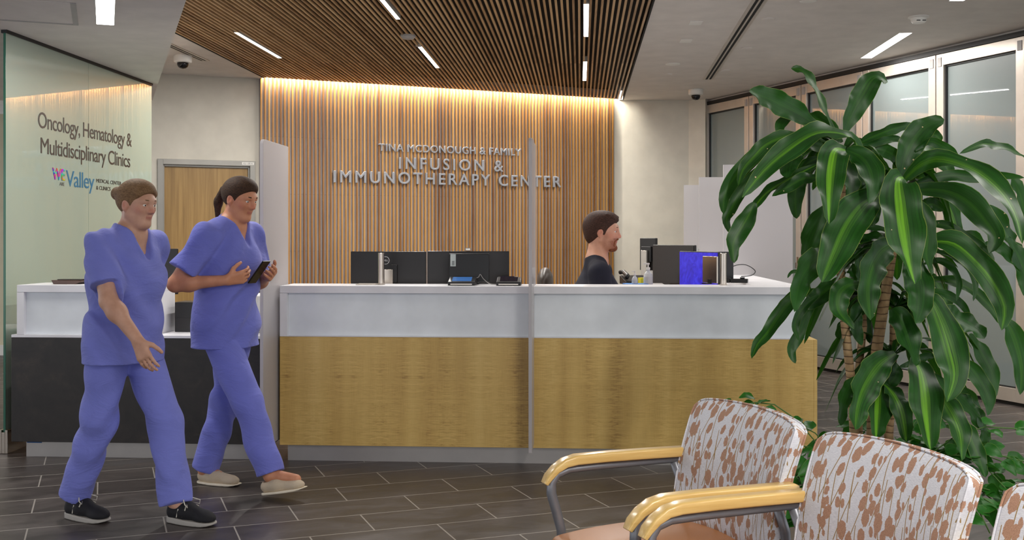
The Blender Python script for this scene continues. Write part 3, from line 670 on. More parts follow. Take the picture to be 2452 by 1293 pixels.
box('plate', m_alu, bd, -0.062, 0.062, -0.05, 0.06, 0.0, 0.006, 0.002)
pd = thing('payment_tray', 'flat brown signature pad lying on the white ledge by the green glass', 'signature pad', (at(168, 672, 6.80).x, 6.80, 1.07), DR)
m_brown = plain('brown_pad', (84, 62, 54), 0.35)
MB().prism([(-0.085, 0), (0.06, 0), (0.10, 0.02), (0.085, 0.024), (-0.10, 0.026)], -0.05, 0.08, Matrix(((1, 0, 0, 0), (0, 0, 1, 0), (0, 1, 0, 0), (0, 0, 0, 1)))).build('body', m_brown, pd, 0.003, 2)
box('pad', plain('pad_dark', (58, 46, 42), 0.2), pd, -0.07, 0.085, -0.03, 0.07, 0.0262, 0.031, 0.002)
# monitor and boxes behind the left counter
pm = at(330, 650, 7.05); mL = monitor((pm.x, 7.10, 0), math.pi + 0.02, 0.50, 0.30, 1.14, m_scr, 'black monitor standing behind the white box shelf on the left, seen from behind', 0.762)
MB().box(0.20, 0.232, 0.0222, 0.0232, 0.365, 0.46).build('asset_sticker', m_label, mL)
pr = thing('printer', 'pale desktop printer on the low white worktop beside the left divider', 'printer', MD @ Vector((-0.17, 0.30, 0.762)), DR)
MB().box(-0.13, 0.10, -0.10, 0.20, 0.0, 0.115).build('base', m_grey_pl, pr, 0.006, 2)
MB().box(-0.125, 0.10, -0.095, 0.20, 0.1155, 0.238).build('paper_cover', m_white_pl, pr, 0.01, 3)
k_ = MB()
for i in range(12): k_.box(-0.10 + i * 0.012, -0.093 + i * 0.012, -0.1012, -0.10, 0.085, 0.094)
k_.box(-0.02, 0.03, -0.1015, -0.10, 0.03, 0.055).build('ports', m_black, pr)
cable('cable', [MD @ Vector((-0.16, 0.195, 0.80)), MD @ Vector((-0.22, 0.14, 0.79)), MD @ Vector((-0.30, 0.12, 0.77)), MD @ Vector((-0.42, 0.18, 0.768))], 0.004, plain('blue_cable', (60, 60, 120), 0.4), 'dark cable trailing from the printer over the white worktop')
pc = thing('computer_box', 'small dark computer box under loose cables beside the white box shelf', 'computer', MD @ Vector((-0.66, 0.34, 0.762)), DR)
box('case', m_mon, pc, -0.09, 0.09, -0.09, 0.09, 0, 0.19, 0.004)
box('side_vent', m_mback, pc, -0.07, 0.07, -0.092, -0.09, 0.02, 0.09)
cable('cable', [MD @ Vector((-0.62, 0.25, 0.94)), MD @ Vector((-0.55, 0.18, 0.98)), MD @ Vector((-0.48, 0.2, 0.92)), MD @ Vector((-0.5, 0.24, 0.80)), MD @ Vector((-0.58, 0.2, 0.768))], 0.004, m_black, 'black cable loop over the small computer box')
# right-hand desk cluster
def monr(px, py, d, yaw, w_, h_, zc, scr, label, base=WT, **k):
    p = at(px, py, d); return monitor((p.x, p.y, 0), yaw, w_, h_, zc, scr, label, base, **k)
monr(1556, 620, 8.35, math.radians(180 - 60), 0.20, 0.25, 1.235, m_scr, 'small grey-backed monitor at the far left of the cluster before the seated man', back=m_mback)
monr(1611, 640, 7.78, math.radians(-62), 0.50, 0.30, 1.16, m_scr, 'large dark brown screen facing the seated man')
monr(1672, 648, 7.20, math.radians(-66), 0.46, 0.28, 1.13, m_blue, 'monitor with a bright blue screen beside the seated man')
p = at(1699, 650, 6.84); tp = thing('tablet', 'silver-backed tablet standing beside the blue screen', 'tablet', (p.x + 0.005, p.y - 0.02, 1.07), math.radians(106))
MB().box(-0.10, 0.10, 0.0, 0.010, 0.006, 0.175).build('back', m_chrome, tp, 0.003, 2)
MB().box(-0.098, 0.098, -0.004, -0.0005, 0.008, 0.173).build('screen', m_scr, tp)
MB().box(-0.03, 0.03, 0.008, 0.05, 0, 0.006).box(-0.02, 0.02, 0.008, 0.014, 0, 0.03).build('stand', m_black, tp)
p = at(1735, 650, 7.10); bs = thing('network_box', 'tall black desktop device behind the right steel post', 'device', (p.x, p.y, 1.07), DR + 0.2)
box('case', m_black, bs, -0.05, 0.055, -0.02, 0.02, 0.006, 0.20, 0.004); box('foot', m_black, bs, -0.05, 0.055, -0.04, 0.04, 0, 0.006)
p = at(1772, 662, 6.98); ad = thing('power_adapter', 'black power adapter with plugs lying on the right ledge', 'adapter', (p.x, p.y, 1.07), -0.3)
MB().box(-0.06, 0.05, -0.03, 0.03, 0, 0.026).build('brick', m_black, ad, 0.004, 2); MB().box(-0.10, -0.062, -0.02, 0.02, 0, 0.03).box(0.0, 0.03, -0.01, 0.02, 0.0262, 0.036).build('plug', m_black, ad, 0.003, 1)
rs = thing('desk_riser', 'grey standing-desk riser in front of the seated man', 'desk riser', (1.02, 7.62, WT), DR)
box('platform', m_grey_pl, rs, -0.17, 0.06, -0.20, 0.22, 0.255, 0.275, 0.004)
for q0 in (-0.15, 0.01): MB().box(q0, q0 + 0.03, -0.16, 0.18, 0.0, 0.2545).build('leg', m_black, rs)
def pump(px, py, d, h, base, label):
    p = at(px, py, d); t_ = thing('pump_bottle', label, 'bottle', (p.x, p.y, base), 0, 'pump bottles before the seated man'); r = h * 0.21
    MB().lathe([(r * .95, 0), (r, h * .03), (r, h * .38), (r * .8, h * .52), (r * .38, h * .64), (r * .36, h * .7)], n=24).build('bottle', plain('milky_plastic', (226, 228, 230), 0.25, Transmission_Weight=0.3), t_, smooth=False)
    MB().lathe([(r * .42, h * .7), (r * .42, h * .8), (r * .14, h * .81), (r * .14, h * .96)], n=16).box(-r * .95, r * .3, -r * .2, r * .2, h * .93, h).build('pump', m_white_pl, t_)
pump(1552, 665, 7.48, 0.155, WT + 0.275, 'white pump bottle, the larger one before the blue screen')
pump(1520, 672, 7.47, 0.10, WT + 0.275, 'small clear pump bottle close to the seated man')
ph = thing('desk_phone', 'dark desk phone beyond the pump bottles', 'telephone', (at(1520, 668, 7.72).x, 7.72, WT + 0.275), 0.2)
MB().prism([(-0.08, 0), (0.08, 0), (0.08, 0.06), (-0.08, 0.02)], -0.09, 0.09, Matrix(((0, 0, 1, 0), (1, 0, 0, 0), (0, 1, 0, 0), (0, 0, 0, 1)))).build('base', m_mback, ph, 0.004, 2)
MB().tube([(-0.085, -0.08, 0.05), (-0.07, -0.05, 0.06), (-0.07, 0.05, 0.085), (-0.085, 0.08, 0.08)], 0.016, 10).build('handset', m_black, ph, smooth=True)
st = thing('sticky_note_cube', 'yellow sticky note block by the desk phone', 'note block', (at(1538, 664, 7.62).x, 7.60, WT + 0.275), 0.3)
box('notes', plain('yellow_paper', (222, 206, 40), 0.7), st, -0.025, 0.025, -0.025, 0.025, 0, 0.048, 0.001)
tr = thing('paper_folder', 'bright blue folder lying flat before the seated man', 'folder', (at(1528, 672, 7.50).x, 7.5, WT + 0.275), 0.1)
box('cover', plain('blue_folder', (46, 132, 214), 0.5), tr, -0.10, 0.06, -0.06, 0.05, 0, 0.012, 0.001)
for i, (px, d) in enumerate(((1576, 9.46), (1598, 9.46), (1620, 9.46), (1642, 9.46), (1662, 9.46))):
    p = at(px, 600, d); c_ = thing('clear_holder', ['leftmost', 'second from the left', 'middle', 'second from the right', 'rightmost'][i] + ' small clear acrylic holder peeking over the monitors', 'holder', MD @ Vector(((MDi @ Vector((p.x, p.y, 0))).x, (MDi @ Vector((p.x, p.y, 0))).y, 1.215)), DR, 'clear acrylic holders above the monitors')
    M_ = MB().box(-0.04, 0.04, 0, 0.004, 0.0, 0.06).box(-0.04, -0.036, -0.03, 0.0, 0, 0.06).box(0.036, 0.04, -0.03, 0.0, 0, 0.05).build('holder', m_clear, c_)
shf = thing('holder_stand', 'low grey stand carrying the clear holders behind the monitors', 'stand', (at(1620, 600, 9.4).x, 9.42, 0), DR)
box('panel', m_grey_pl, shf, -0.24, 0.21, -0.03, 0.03, 0.0, 1.175)
box('rail', m_black, shf, -0.24, 0.21, -0.035, 0.12, 1.176, 1.215)
# card readers on the wall
for px, py, lb, hh in ((635, 554, 'black wall-mounted card reader at the left edge of the slatted wall', 0.17), (366, 583, 'dark wall-mounted card reader left of the door', 0.155)):
    p = dw(px) if px < 500 else dw(633); q = p + dn * 0.0
    t_ = thing('wall_reader', lb, 'card reader', (q.x, q.y, EYE - (py - HY) / 226.0), math.atan2(dt.y, dt.x))
    box('body', m_black, t_, -0.03, 0.03, -0.03, 0.0, -hh / 2, hh / 2, 0.004); box('light_bar', m_white_pl, t_, -0.012, 0.012, -0.031, -0.03, -hh / 2 + 0.03, -hh / 2 + 0.036)
plt = thing('door_number_plate', 'small pale number plate on the top corner of the door frame', 'label', dr @ Vector((DWd - 0.075, -0.0202, 2.148)), math.atan2(dt.y, dt.x))
box('plate', m_white_pl, plt, -0.065, 0.06, -0.001, 0.0, -0.014, 0.014)
text_one(text_mesh('3Q-1-001A', 0.10, 0.014, 0.0006, track=1.0), 'lettering', m_black, plt, Matrix.Translation((-0.055, -0.0014, -0.007)) @ Matrix.Rotation(math.pi / 2, 4, 'X'))
# ------------------------------------------------------------------ signed-distance modelling for bodies, clothes, shoes
class SDF:
    def __init__(s, lo, hi, h):
        s.h = h; s.lo = np.array(lo, dtype=np.float32)
        n = [int(math.ceil((hi[i] - lo[i]) / h)) + 1 for i in range(3)]
        s.ax = [s.lo[i] + h * np.arange(n[i], dtype=np.float32) for i in range(3)]
        s.F = np.ones(n, dtype=np.float32)
    def sl(s, lo, hi):
        ix = []
        for i in range(3):
            a = max(0, int((lo[i] - s.lo[i]) / s.h)); b = min(len(s.ax[i]), int((hi[i] - s.lo[i]) / s.h) + 2)
            if b <= a: return None
            ix.append(slice(a, b))
        return tuple(ix), s.ax[0][ix[0]][:, None, None], s.ax[1][ix[1]][None, :, None], s.ax[2][ix[2]][None, None, :]
    def comb(s, ix, d, k, op):
        A = s.F[ix]
        if op == 'add':
            if k > 0: h = np.maximum(k - np.abs(A - d), 0) / k; s.F[ix] = np.minimum(A, d) - h * h * k / 4
            else: s.F[ix] = np.minimum(A, d)
        else:
            d = -d
            if k > 0: h = np.maximum(k - np.abs(A - d), 0) / k; s.F[ix] = np.maximum(A, d) + h * h * k / 4
            else: s.F[ix] = np.maximum(A, d)
    def cone(s, a, b, r1, r2, k=0.02, op='add', sq=None):
        a = np.array(a, dtype=np.float32); b = np.array(b, dtype=np.float32); m = max(r1, r2) + 0.07
        q = s.sl(np.minimum(a, b) - m, np.maximum(a, b) + m)
        if q is None: return s
        ix, X, Y, Z = q; ab = b - a; L = float(ab @ ab) + 1e-9
        t = np.clip(((X - a[0]) * ab[0] + (Y - a[1]) * ab[1] + (Z - a[2]) * ab[2]) / L, 0, 1)
        dx = X - a[0] - t * ab[0]; dy = Y - a[1] - t * ab[1]; dz = Z - a[2] - t * ab[2]
        if sq: dx = dx / sq[0]; dy = dy / sq[1]; dz = dz / sq[2]
        d = np.sqrt(dx * dx + dy * dy + dz * dz) - (r1 + (r2 - r1) * t)
        s.comb(ix, d, k, op); return s
    def ell(s, c, r, k=0.02, op='add', R=None):
        c = np.array(c, dtype=np.float32); r = np.array(r, dtype=np.float32); m = float(r.max()) + 0.07
        q = s.sl(c - m, c + m)
        if q is None: return s
        ix, X, Y, Z = q; x, y, z = X - c[0], Y - c[1], Z - c[2]
        if R is not None:
            R = np.array(R, dtype=np.float32)
            x, y, z = R[0, 0] * x + R[1, 0] * y + R[2, 0] * z, R[0, 1] * x + R[1, 1] * y + R[2, 1] * z, R[0, 2] * x + R[1, 2] * y + R[2, 2] * z
        k0 = np.sqrt((x / r[0]) ** 2 + (y / r[1]) ** 2 + (z / r[2]) ** 2); k1 = np.sqrt((x / r[0] ** 2) ** 2 + (y / r[1] ** 2) ** 2 + (z / r[2] ** 2) ** 2) + 1e-6
        s.comb(ix, k0 * (k0 - 1) / k1, k, op); return s
    def cut(s, p, n, k=0.0, region=None):        # keep the side opposite to n
        p = np.array(p, dtype=np.float32); n = np.array(n, dtype=np.float32); n = n / np.linalg.norm(n)
        if region: ix, X, Y, Z = s.sl(*region)
        else: ix, X, Y, Z = s.sl(s.lo, [a[-1] for a in s.ax])
        d = (X - p[0]) * n[0] + (Y - p[1]) * n[1] + (Z - p[2]) * n[2]
        s.comb(ix, -d, k, 'sub'); return s
    def warp(s, fn):
        s.F += fn(s.ax[0][:, None, None], s.ax[1][None, :, None], s.ax[2][None, None, :]).astype(np.float32); return s
    def mesh(s):
        F = s.F; F[0] = F[-1] = 1; F[:, 0] = F[:, -1] = 1; F[:, :, 0] = F[:, :, -1] = 1
        ins = F < 0; nx, ny, nz = F.shape; c = np.zeros((nx - 1, ny - 1, nz - 1), dtype=np.int8)
        offs = [(i, j, k) for i in (0, 1) for j in (0, 1) for k in (0, 1)]
        for i, j, k in offs: c += ins[i:nx - 1 + i, j:ny - 1 + j, k:nz - 1 + k]
        cell = np.argwhere((c > 0) & (c < 8)); idm = -np.ones(c.shape, dtype=np.int64); idm[tuple(cell.T)] = np.arange(len(cell))
        acc = np.zeros((len(cell), 3)); cnt = np.zeros(len(cell))
        for ax in range(3):
            o2 = [a for a in range(3) if a != ax]
            for p in (0, 1):
                for q in (0, 1):
                    st = np.zeros(3, dtype=int); st[o2[0]] = p; st[o2[1]] = q; en = st.copy(); en[ax] = 1
                    A = F[tuple((cell + st).T)]; B = F[tuple((cell + en).T)]; m = (A < 0) != (B < 0)
                    t = np.where(m, A / np.where(m, A - B, 1), 0)
                    P = np.tile(st.astype(float), (len(cell), 1)); P[:, ax] = t
                    acc[m] += P[m]; cnt[m] += 1
        V = (cell + acc / cnt[:, None]) * s.h + s.lo
        faces = []
        for ax in range(3):
            o = [a for a in range(3) if a != ax]; d = np.zeros(3, dtype=int); d[ax] = 1
            sl0 = [slice(1, n - 1) for n in F.shape]; sl0[ax] = slice(0, F.shape[ax] - 1); sl1 = list(sl0); sl1[ax] = slice(1, F.shape[ax])
            A = ins[tuple(sl0)]; B = ins[tuple(sl1)]; e = np.argwhere(A != B)
            if not len(e): continue
            up = A[tuple(e.T)]
            base = e + np.array([0 if a == ax else 1 for a in range(3)])
            def cid(p, q):
                cc = base.copy(); cc[:, o[0]] -= p; cc[:, o[1]] -= q; return idm[tuple(cc.T)]
            f = np.stack([cid(0, 0), cid(1, 0), cid(1, 1), cid(0, 1)], 1)
            if ax == 1: f = f[:, ::-1]
            f[~up] = f[~up][:, ::-1]; faces.append(f)
        return V, np.concatenate(faces)
    def build(s, name, m, parent=None, M=None, attrs=None, smooth_it=0):
        V, Fc = s.mesh(); me = bpy.data.meshes.new(name)
        Vw = V if M is None else V @ np.array(M.to_3x3()).T + np.array(M.translation)
        me.vertices.add(len(Vw)); me.vertices.foreach_set('co', Vw.ravel())
        me.loops.add(len(Fc) * 4); me.loops.foreach_set('vertex_index', Fc.ravel().astype(np.int32))
        me.polygons.add(len(Fc)); me.polygons.foreach_set('loop_start', np.arange(0, len(Fc) * 4, 4, dtype=np.int32)); me.polygons.foreach_set('loop_total', np.full(len(Fc), 4, dtype=np.int32))
        me.update(calc_edges=True); me.validate(); me.polygons.foreach_set('use_smooth', [True] * len(me.polygons))
        if attrs:
            for nm, fn in attrs.items():
                a = me.attributes.new(nm, 'FLOAT', 'POINT'); a.data.foreach_set('value', fn(V).astype(np.float32))
        o = bpy.data.objects.new(name, me); COL.objects.link(o); o.parent = parent
        if m is not None: me.materials.append(m)
        if smooth_it:
            q = o.modifiers.new('smooth', 'SMOOTH'); q.iterations = smooth_it; q.factor = 0.5
        return o
def skin_mat(name, base, beard, lip):
    t = NT(name); n = t.noise(t.coord(), 22, 4); n2 = t.noise(t.coord(), 260, 2)
    c = t.ramp(n, [(0.35, srgb(*[max(0, v - 12) for v in base])), (0.65, srgb(*base))])
    b = t.new('ShaderNodeAttribute', attribute_name='beard'); l = t.new('ShaderNodeAttribute', attribute_name='lip'); rd = t.new('ShaderNodeAttribute', attribute_name='rosy')
    c = t.mix(t.math('MULTIPLY', rd.outputs['Fac'], 0.45), c, srgb(204, 96, 78))
    bf = t.math('MULTIPLY', b.outputs['Fac'], t.ramp(n2, [(0.3, (0.55,) * 3 + (1,)), (0.6, (1,) * 3 + (1,))]))
    c = t.mix(bf, c, srgb(*beard)); c = t.mix(l.outputs['Fac'], c, srgb(*lip))
    t.p(Base_Color=c, Roughness=0.5, Subsurface_Weight=0.08, Subsurface_Radius=(0.01, 0.004, 0.002)); return t.m
def cloth_mat(name, c, rough=0.85, fold=0.5, sheen=0.12):
    t = NT(name); n = t.noise(t.coord('Object', (1, 1, 2.2)), 5, 4, 0.6, 1.2); w_ = t.noise(t.coord(), 500, 1)
    lo = tuple(v * 0.9 for v in srgb(*c)[:3]) + (1,)
    t.p(Base_Color=t.ramp(n, [(0.3, lo), (0.7, srgb(*c))]), Roughness=rough, Sheen_Weight=sheen); t.bump(t.math('ADD', n, t.math('MULTIPLY', w_, 0.03)), fold, 0.02); return t.m
def hair_mat(name, c1, c2):
    t = NT(name); n = t.noise(t.coord('Object', (18, 60, 60)), 4, 4, 0.6, 0.6)
    t.p(Base_Color=t.ramp(n, [(0.35, srgb(*c1)), (0.7, srgb(*c2))]), Roughness=0.65, Specular_IOR_Level=0.25); t.bump(n, 0.6, 0.004); return t.m
def lerp(a, b, t): return tuple(a[i] + (b[i] - a[i]) * t for i in range(3))
def head_sdf(S, H, sc, male=True):
    """H: 4x4 head frame (x forward, z up)"""
    P = lambda x, y, z: tuple(H @ Vector((x * sc, y * sc, z * sc))); R = H.to_3x3()
    e = lambda c, r, k=0.02, op='add': S.ell(P(*c), [v * sc for v in r], k * sc, op, R)
    cn = lambda a, b, r1, r2, k=0.02, op='add': S.cone(P(*a), P(*b), r1 * sc, r2 * sc, k * sc, op)
    e((-0.014, 0, 0.028), (0.096, 0.074, 0.086), 0.02); e((0.030, 0, 0.010), (0.060, 0.062, 0.070), 0.03)
    e((0.036, 0, -0.045), (0.050, 0.050, 0.062), 0.03)
    for y in (-1, 1):
        cn((-0.002, y * 0.050, -0.048), (0.052, y * 0.020, -0.094), 0.018, 0.018, 0.03)
        e((0.060, y * 0.038, -0.018), (0.020, 0.018, 0.018), 0.02)
    e((0.064, 0, -0.094), (0.024, 0.024, 0.020), 0.02)
    e((0.079, 0, 0.024), (0.013, 0.046, 0.011), 0.02)
    for y in (-1, 1): e((0.090, y * 0.031, 0.003), (0.014, 0.017, 0.012), 0.012, 'sub')
    for y in (-1, 1):
        e((0.0765, y * 0.031, 0.0115), (0.0135, 0.0170, 0.0058), 0.004); e((0.0760, y * 0.031, -0.0055), (0.0125, 0.0160, 0.0050), 0.004)
    cn((0.086, 0, 0.014), (0.104, 0, -0.026), 0.0085, 0.0115, 0.014)
    for y in (-1, 1): e((0.094, y * 0.012, -0.030), (0.011, 0.008, 0.008), 0.008)
    e((0.081, 0, -0.0535), (0.0105, 0.022, 0.0055), 0.006); e((0.079, 0, -0.0635), (0.011, 0.019, 0.0055), 0.006)
    for y in (-1, 1):
        e((-0.006, y * 0.076, -0.006), (0.019, 0.008, 0.031), 0.008); e((-0.002, y * 0.082, 0.0), (0.009, 0.006, 0.014), 0.006, 'sub')
def head_attrs(H, sc, beard=1.0):
    Hi = np.array(H.inverted())
    def loc(V): return (V @ Hi[:3, :3].T + Hi[:3, 3]) / sc
    ss = lambda x, a, b: np.clip((x - a) / (b - a), 0, 1)
    def fb(V):
        q = loc(V); x, y, z = q.T; a = np.abs(y)
        band = ss(-z, 0.040 + 0 * z, 0.058) * ss(z, -0.135, -0.112)
        jaw = band * ss(x, 0.004, 0.030) * (0.45 + 0.55 * ss(x, 0.04, 0.065))
        side = ss(-z, 0.0, 0.03) * ss(z, -0.12, -0.1) * ss(x, 0.002, 0.018) * ss(-x, -0.050, -0.030) * ss(a, 0.045, 0.055) * 0.5
        mus = ss(-z, 0.036, 0.041) * ss(z, -0.050, -0.046) * ss(x, 0.066, 0.076)
        lipm = np.exp(-((z + 0.058) / 0.008) ** 2) * (a < 0.020) * (x > 0.078)
        return beard * np.clip(np.maximum(np.maximum(jaw, mus), side) - lipm, 0, 1) * (np.abs(z) < 0.2)
    def fl(V):
        q = loc(V); x, y, z = q.T; return np.exp(-((z + 0.058) / 0.0075) ** 2) * (np.abs(y) < 0.021) * (x > 0.082) * 0.8
    def fr(V):
        q = loc(V); x, y, z = q.T; nose = np.exp(-(((x - 0.105) / 0.018) ** 2 + ((z + 0.024) / 0.016) ** 2 + (y / 0.02) ** 2)); ch = np.exp(-(((x - 0.06) / 0.025) ** 2 + ((z + 0.02) / 0.022) ** 2)) * 0.6
        ear = np.exp(-(((x + 0.006) / 0.025) ** 2 + ((np.abs(y) - 0.08) / 0.012) ** 2 + ((z + 0.005) / 0.03) ** 2)) * 0.8
        return np.clip(nose + ch + ear, 0, 1)
    return {'beard': fb, 'lip': fl, 'rosy': fr}
def hand_sdf(S, w, d, n, side, curl=0.5, sc=1.0, thumb=0.9, k=0.010):
    """w wrist, d finger direction, n palm normal (the way the fingers curl), side direction of the thumb"""
    w = Vector(w); d = Vector(d).normalized(); n = (Vector(n) - d * Vector(n).dot(d)).normalized(); side = (Vector(side) - d * Vector(side).dot(d)); side = (side - n * side.dot(n)).normalized()
    pal = [w + d * 0.035 * sc + side * s_ * sc for s_ in (0.022, -0.022)]
    for s_ in (0.026, 0.009, -0.009, -0.026):
        S.cone(w + d * 0.015 * sc + side * s_ * 0.6 * sc, w + d * 0.085 * sc + side * s_ * sc, 0.015 * sc, 0.0125 * sc, 0.014)
    for i, (s_, L) in enumerate(((0.029, 0.074), (0.0098, 0.083), (-0.0098, 0.077), (-0.028, 0.060))):
        p = w + d * (0.088 if i in (1, 2) else 0.082) * sc + side * s_ * sc; dirn = (d + side * s_ * 2.0).normalized(); r = 0.0088 * sc; cu = curl * (0.85 + 0.12 * i)
        for j, fr in enumerate((0.45, 0.31, 0.24)):
            a = cu * (0.55 + 0.75 * j) if j else cu * 0.55
            v = dirn * math.cos(a) + n * math.sin(a); q = p + v * L * fr * sc
            S.cone(p, q, r, r * 0.92, 0.004 if j == 0 else 0.003); p = q; r *= 0.92
    p = w + d * 0.028 * sc + side * 0.026 * sc
    v = (side * thumb + d * 0.75 + n * 0.45).normalized(); q = p + v * 0.036 * sc; S.cone(p, q, 0.0145 * sc, 0.0115 * sc, 0.012)
    v2 = (side * thumb * 0.5 + d * 1.0 + n * 0.5).normalized(); q2 = q + v2 * 0.030 * sc; S.cone(q, q2, 0.0110 * sc, 0.0100 * sc, 0.004)
    v3 = (side * 0.15 + d * 1.0 + n * 0.7).normalized(); S.cone(q2, q2 + v3 * 0.024 * sc, 0.0100 * sc, 0.0085 * sc, 0.003)
def frame(pos, yaw=0, pitch=0, roll=0):
    return Matrix.Translation(pos) @ Matrix.Rotation(yaw, 4, 'Z') @ Matrix.Rotation(pitch, 4, 'Y') @ Matrix.Rotation(roll, 4, 'X')
def body(J, root, skin, h=0.0055, hsc=1.0, wide=1.0, beard=0.0):
    pts = [v for k, v in J.items() if isinstance(v, tuple) and len(v) == 3 and k not in ('hdR', 'hdL', 'hnR', 'hnL', 'hsR', 'hsL')]
    lo = np.min(pts, 0) - 0.25; hi = np.max(pts, 0) + 0.25; lo[2] = max(lo[2], 0.0)
    S = SDF(lo, hi, h); C = S.cone
    hip, chest, neck = J['hip'], J['chest'], J['neck']
    S.ell(hip, (0.105 * wide, 0.15 * wide, 0.11), 0.05); C(hip, chest, 0.105 * wide, 0.115 * wide, 0.06, sq=(1, 1.22, 1))
    S.ell(chest, (0.112 * wide, 0.155 * wide, 0.16), 0.05); C(lerp(chest, neck, 0.5), neck, 0.09 * wide, 0.06, 0.06)
    H = J['head']; hb = tuple(H @ Vector((-0.022 * hsc, 0, -0.045 * hsc)))
    C(neck, hb, 0.062 * wide if wide > 1.1 else 0.054, (0.056 if wide > 1.1 else 0.050) * hsc, 0.03)
    for s_ in 'RL':
        C(lerp(neck, J['sh' + s_], 0.15), J['sh' + s_], 0.055, 0.050 * wide, 0.05)
        C(J['sh' + s_], J['el' + s_], 0.050 * wide, 0.039, 0.03); C(J['el' + s_], J['wr' + s_], 0.041, 0.027, 0.02)
        fm = lerp(J['el' + s_], J['wr' + s_], 0.28); S.ell(fm, (0.044, 0.044, 0.044), 0.03)
        hand_sdf(S, J['wr' + s_], J['hd' + s_], J['hn' + s_], J['hs' + s_], J.get('curl', 0.5))
        C(J['hp' + s_], J['kn' + s_], 0.080 * wide, 0.055, 0.04); C(J['kn' + s_], J['an' + s_], 0.055, 0.036, 0.02)
        C(J['an' + s_], J['to' + s_], 0.034, 0.026, 0.02)
    head_sdf(S, H, hsc)
    b = S.build('body', skin, root, attrs=head_attrs(H, hsc, beard), smooth_it=1)
    for s_ in (-1, 1):
        c = H @ Vector((0.0745 * hsc, s_ * 0.031 * hsc, 0.003 * hsc))
        e = MB().ball(c, 0.0118 * hsc, 14).build('eye', plain('eye_white', (226, 220, 214), 0.15), root, smooth=True)
        MB().ball(c + (H.to_3x3() @ Vector((0.0075, s_ * 0.001, -0.0005))) * hsc, 0.0055 * hsc, 10).build('iris', plain('iris_brown', (52, 40, 34), 0.1), e, smooth=True)
        MB().tube([H @ (Vector(q) * hsc) for q in ((0.0925, s_ * 0.012, 0.023), (0.0915, s_ * 0.022, 0.0275), (0.0865, s_ * 0.036, 0.0285), (0.0770, s_ * 0.047, 0.0225))], [0.0032 * hsc, 0.0042 * hsc, 0.0038 * hsc, 0.002 * hsc], 8).build('eyebrow', J['hairm'], root, smooth=True)
    return b
def hair(J, root, hsc, style='short', h=0.004):
    H = J['head']; m = J['hairm']; c = H.translation; S = SDF(np.array(c) - 0.17 * hsc, np.array(c) + 0.17 * hsc, h)
    P = lambda x, y, z: tuple(H @ (Vector((x, y, z)) * hsc)); R = H.to_3x3(); e = lambda c_, r, k=0.02, op='add': S.ell(P(*c_), [v * hsc for v in r], k * hsc, op, R)
    e((-0.016, 0, 0.032), (0.103, 0.083, 0.094), 0.0); e((0.020, 0, 0.075), (0.075, 0.064, 0.050), 0.03)
    # clear the face, ears and neck
    nrm = lambda x, y, z: tuple(R @ Vector((x, y, z)))
    e((0.105, 0, -0.040), (0.085, 0.12, 0.105), 0.01, 'sub')
    e((0.045, 0, -0.100), (0.075, 0.12, 0.095), 0.01, 'sub')
    for y in (-1, 1): e((-0.004, y * 0.085, -0.022), (0.026, 0.03, 0.040), 0.006, 'sub')
    S.cut(P(-0.09, 0, -0.072), nrm(0.35, 0, -1), 0.008)
    if style == 'short':
        for i in range(9):
            y = -0.05 + i * 0.0125; S.cone(P(0.03, y, 0.112 - 0.2 * abs(y)), P(0.088 - 0.25 * abs(y), y + 0.012, 0.092 - 0.3 * abs(y)), 0.011 * hsc, 0.007 * hsc, 0.006)
        for y in (-1, 1): S.cone(P(0.022, y * 0.068, 0.04), P(0.016, y * 0.070, -0.012), 0.009 * hsc, 0.006 * hsc, 0.008)
        e((-0.040, 0, 0.030), (0.084, 0.082, 0.092), 0.02); e((-0.065, 0, -0.020), (0.045, 0.066, 0.060), 0.02)
    elif style == 'bun':
        e((-0.125, 0, 0.045), (0.036, 0.038, 0.036), 0.015)
        for y in (-1, 1): S.cone(P(0.05, y * 0.060, 0.06), P(-0.09, y * 0.045, 0.05), 0.016 * hsc, 0.018 * hsc, 0.02)
    elif style == 'tail':
        e((-0.110, 0, 0.030), (0.024, 0.024, 0.024), 0.01)
        S.cone(P(-0.125, 0, 0.03), P(-0.150, 0, -0.05), 0.020 * hsc, 0.026 * hsc, 0.015); S.cone(P(-0.150, 0, -0.05), P(-0.130, 0, -0.15), 0.026 * hsc, 0.010 * hsc, 0.015)
    return S.build('hair', m, root, smooth_it=1)
def beard_mesh(J, root, hsc, m):
    H = J['head']; c = H.translation; S = SDF(np.array(c) - 0.16 * hsc, np.array(c) + 0.16 * hsc, 0.003)
    P = lambda x, y, z: tuple(H @ (Vector((x, y, z)) * hsc)); R = H.to_3x3(); e = lambda c_, r, k=0.02, op='add': S.ell(P(*c_), [v * hsc for v in r], k * hsc, op, R)
    e((0.066, 0, -0.097), (0.0275, 0.0275, 0.0235), 0)
    for y in (-1, 1):
        S.cone(P(0.050, y * 0.022, -0.100), P(0.020, y * 0.047, -0.078), 0.0185 * hsc, 0.007 * hsc, 0.02)
        S.cone(P(0.0925, 0, -0.0425), P(0.078, y * 0.024, -0.054), 0.0060 * hsc, 0.0055 * hsc, 0.006); S.cone(P(0.078, y * 0.024, -0.054), P(0.070, y * 0.024, -0.082), 0.0055 * hsc, 0.010 * hsc, 0.008)
    e((0.094, 0, -0.060), (0.022, 0.017, 0.0085), 0.004, 'sub')
    return S.build('beard', m, root, smooth_it=1)
def folds(a, f, seed=0):
    return lambda X, Y, Z: a * np.sin(f * (Z + 0.35 * X + 0.25 * np.sin(7 * Y + seed)) + 1.7 * np.sin(11 * X + 5 * Y + seed)) * (0.5 + 0.5 * np.sin(5.1 * Z + 6.3 * X + seed * 2))
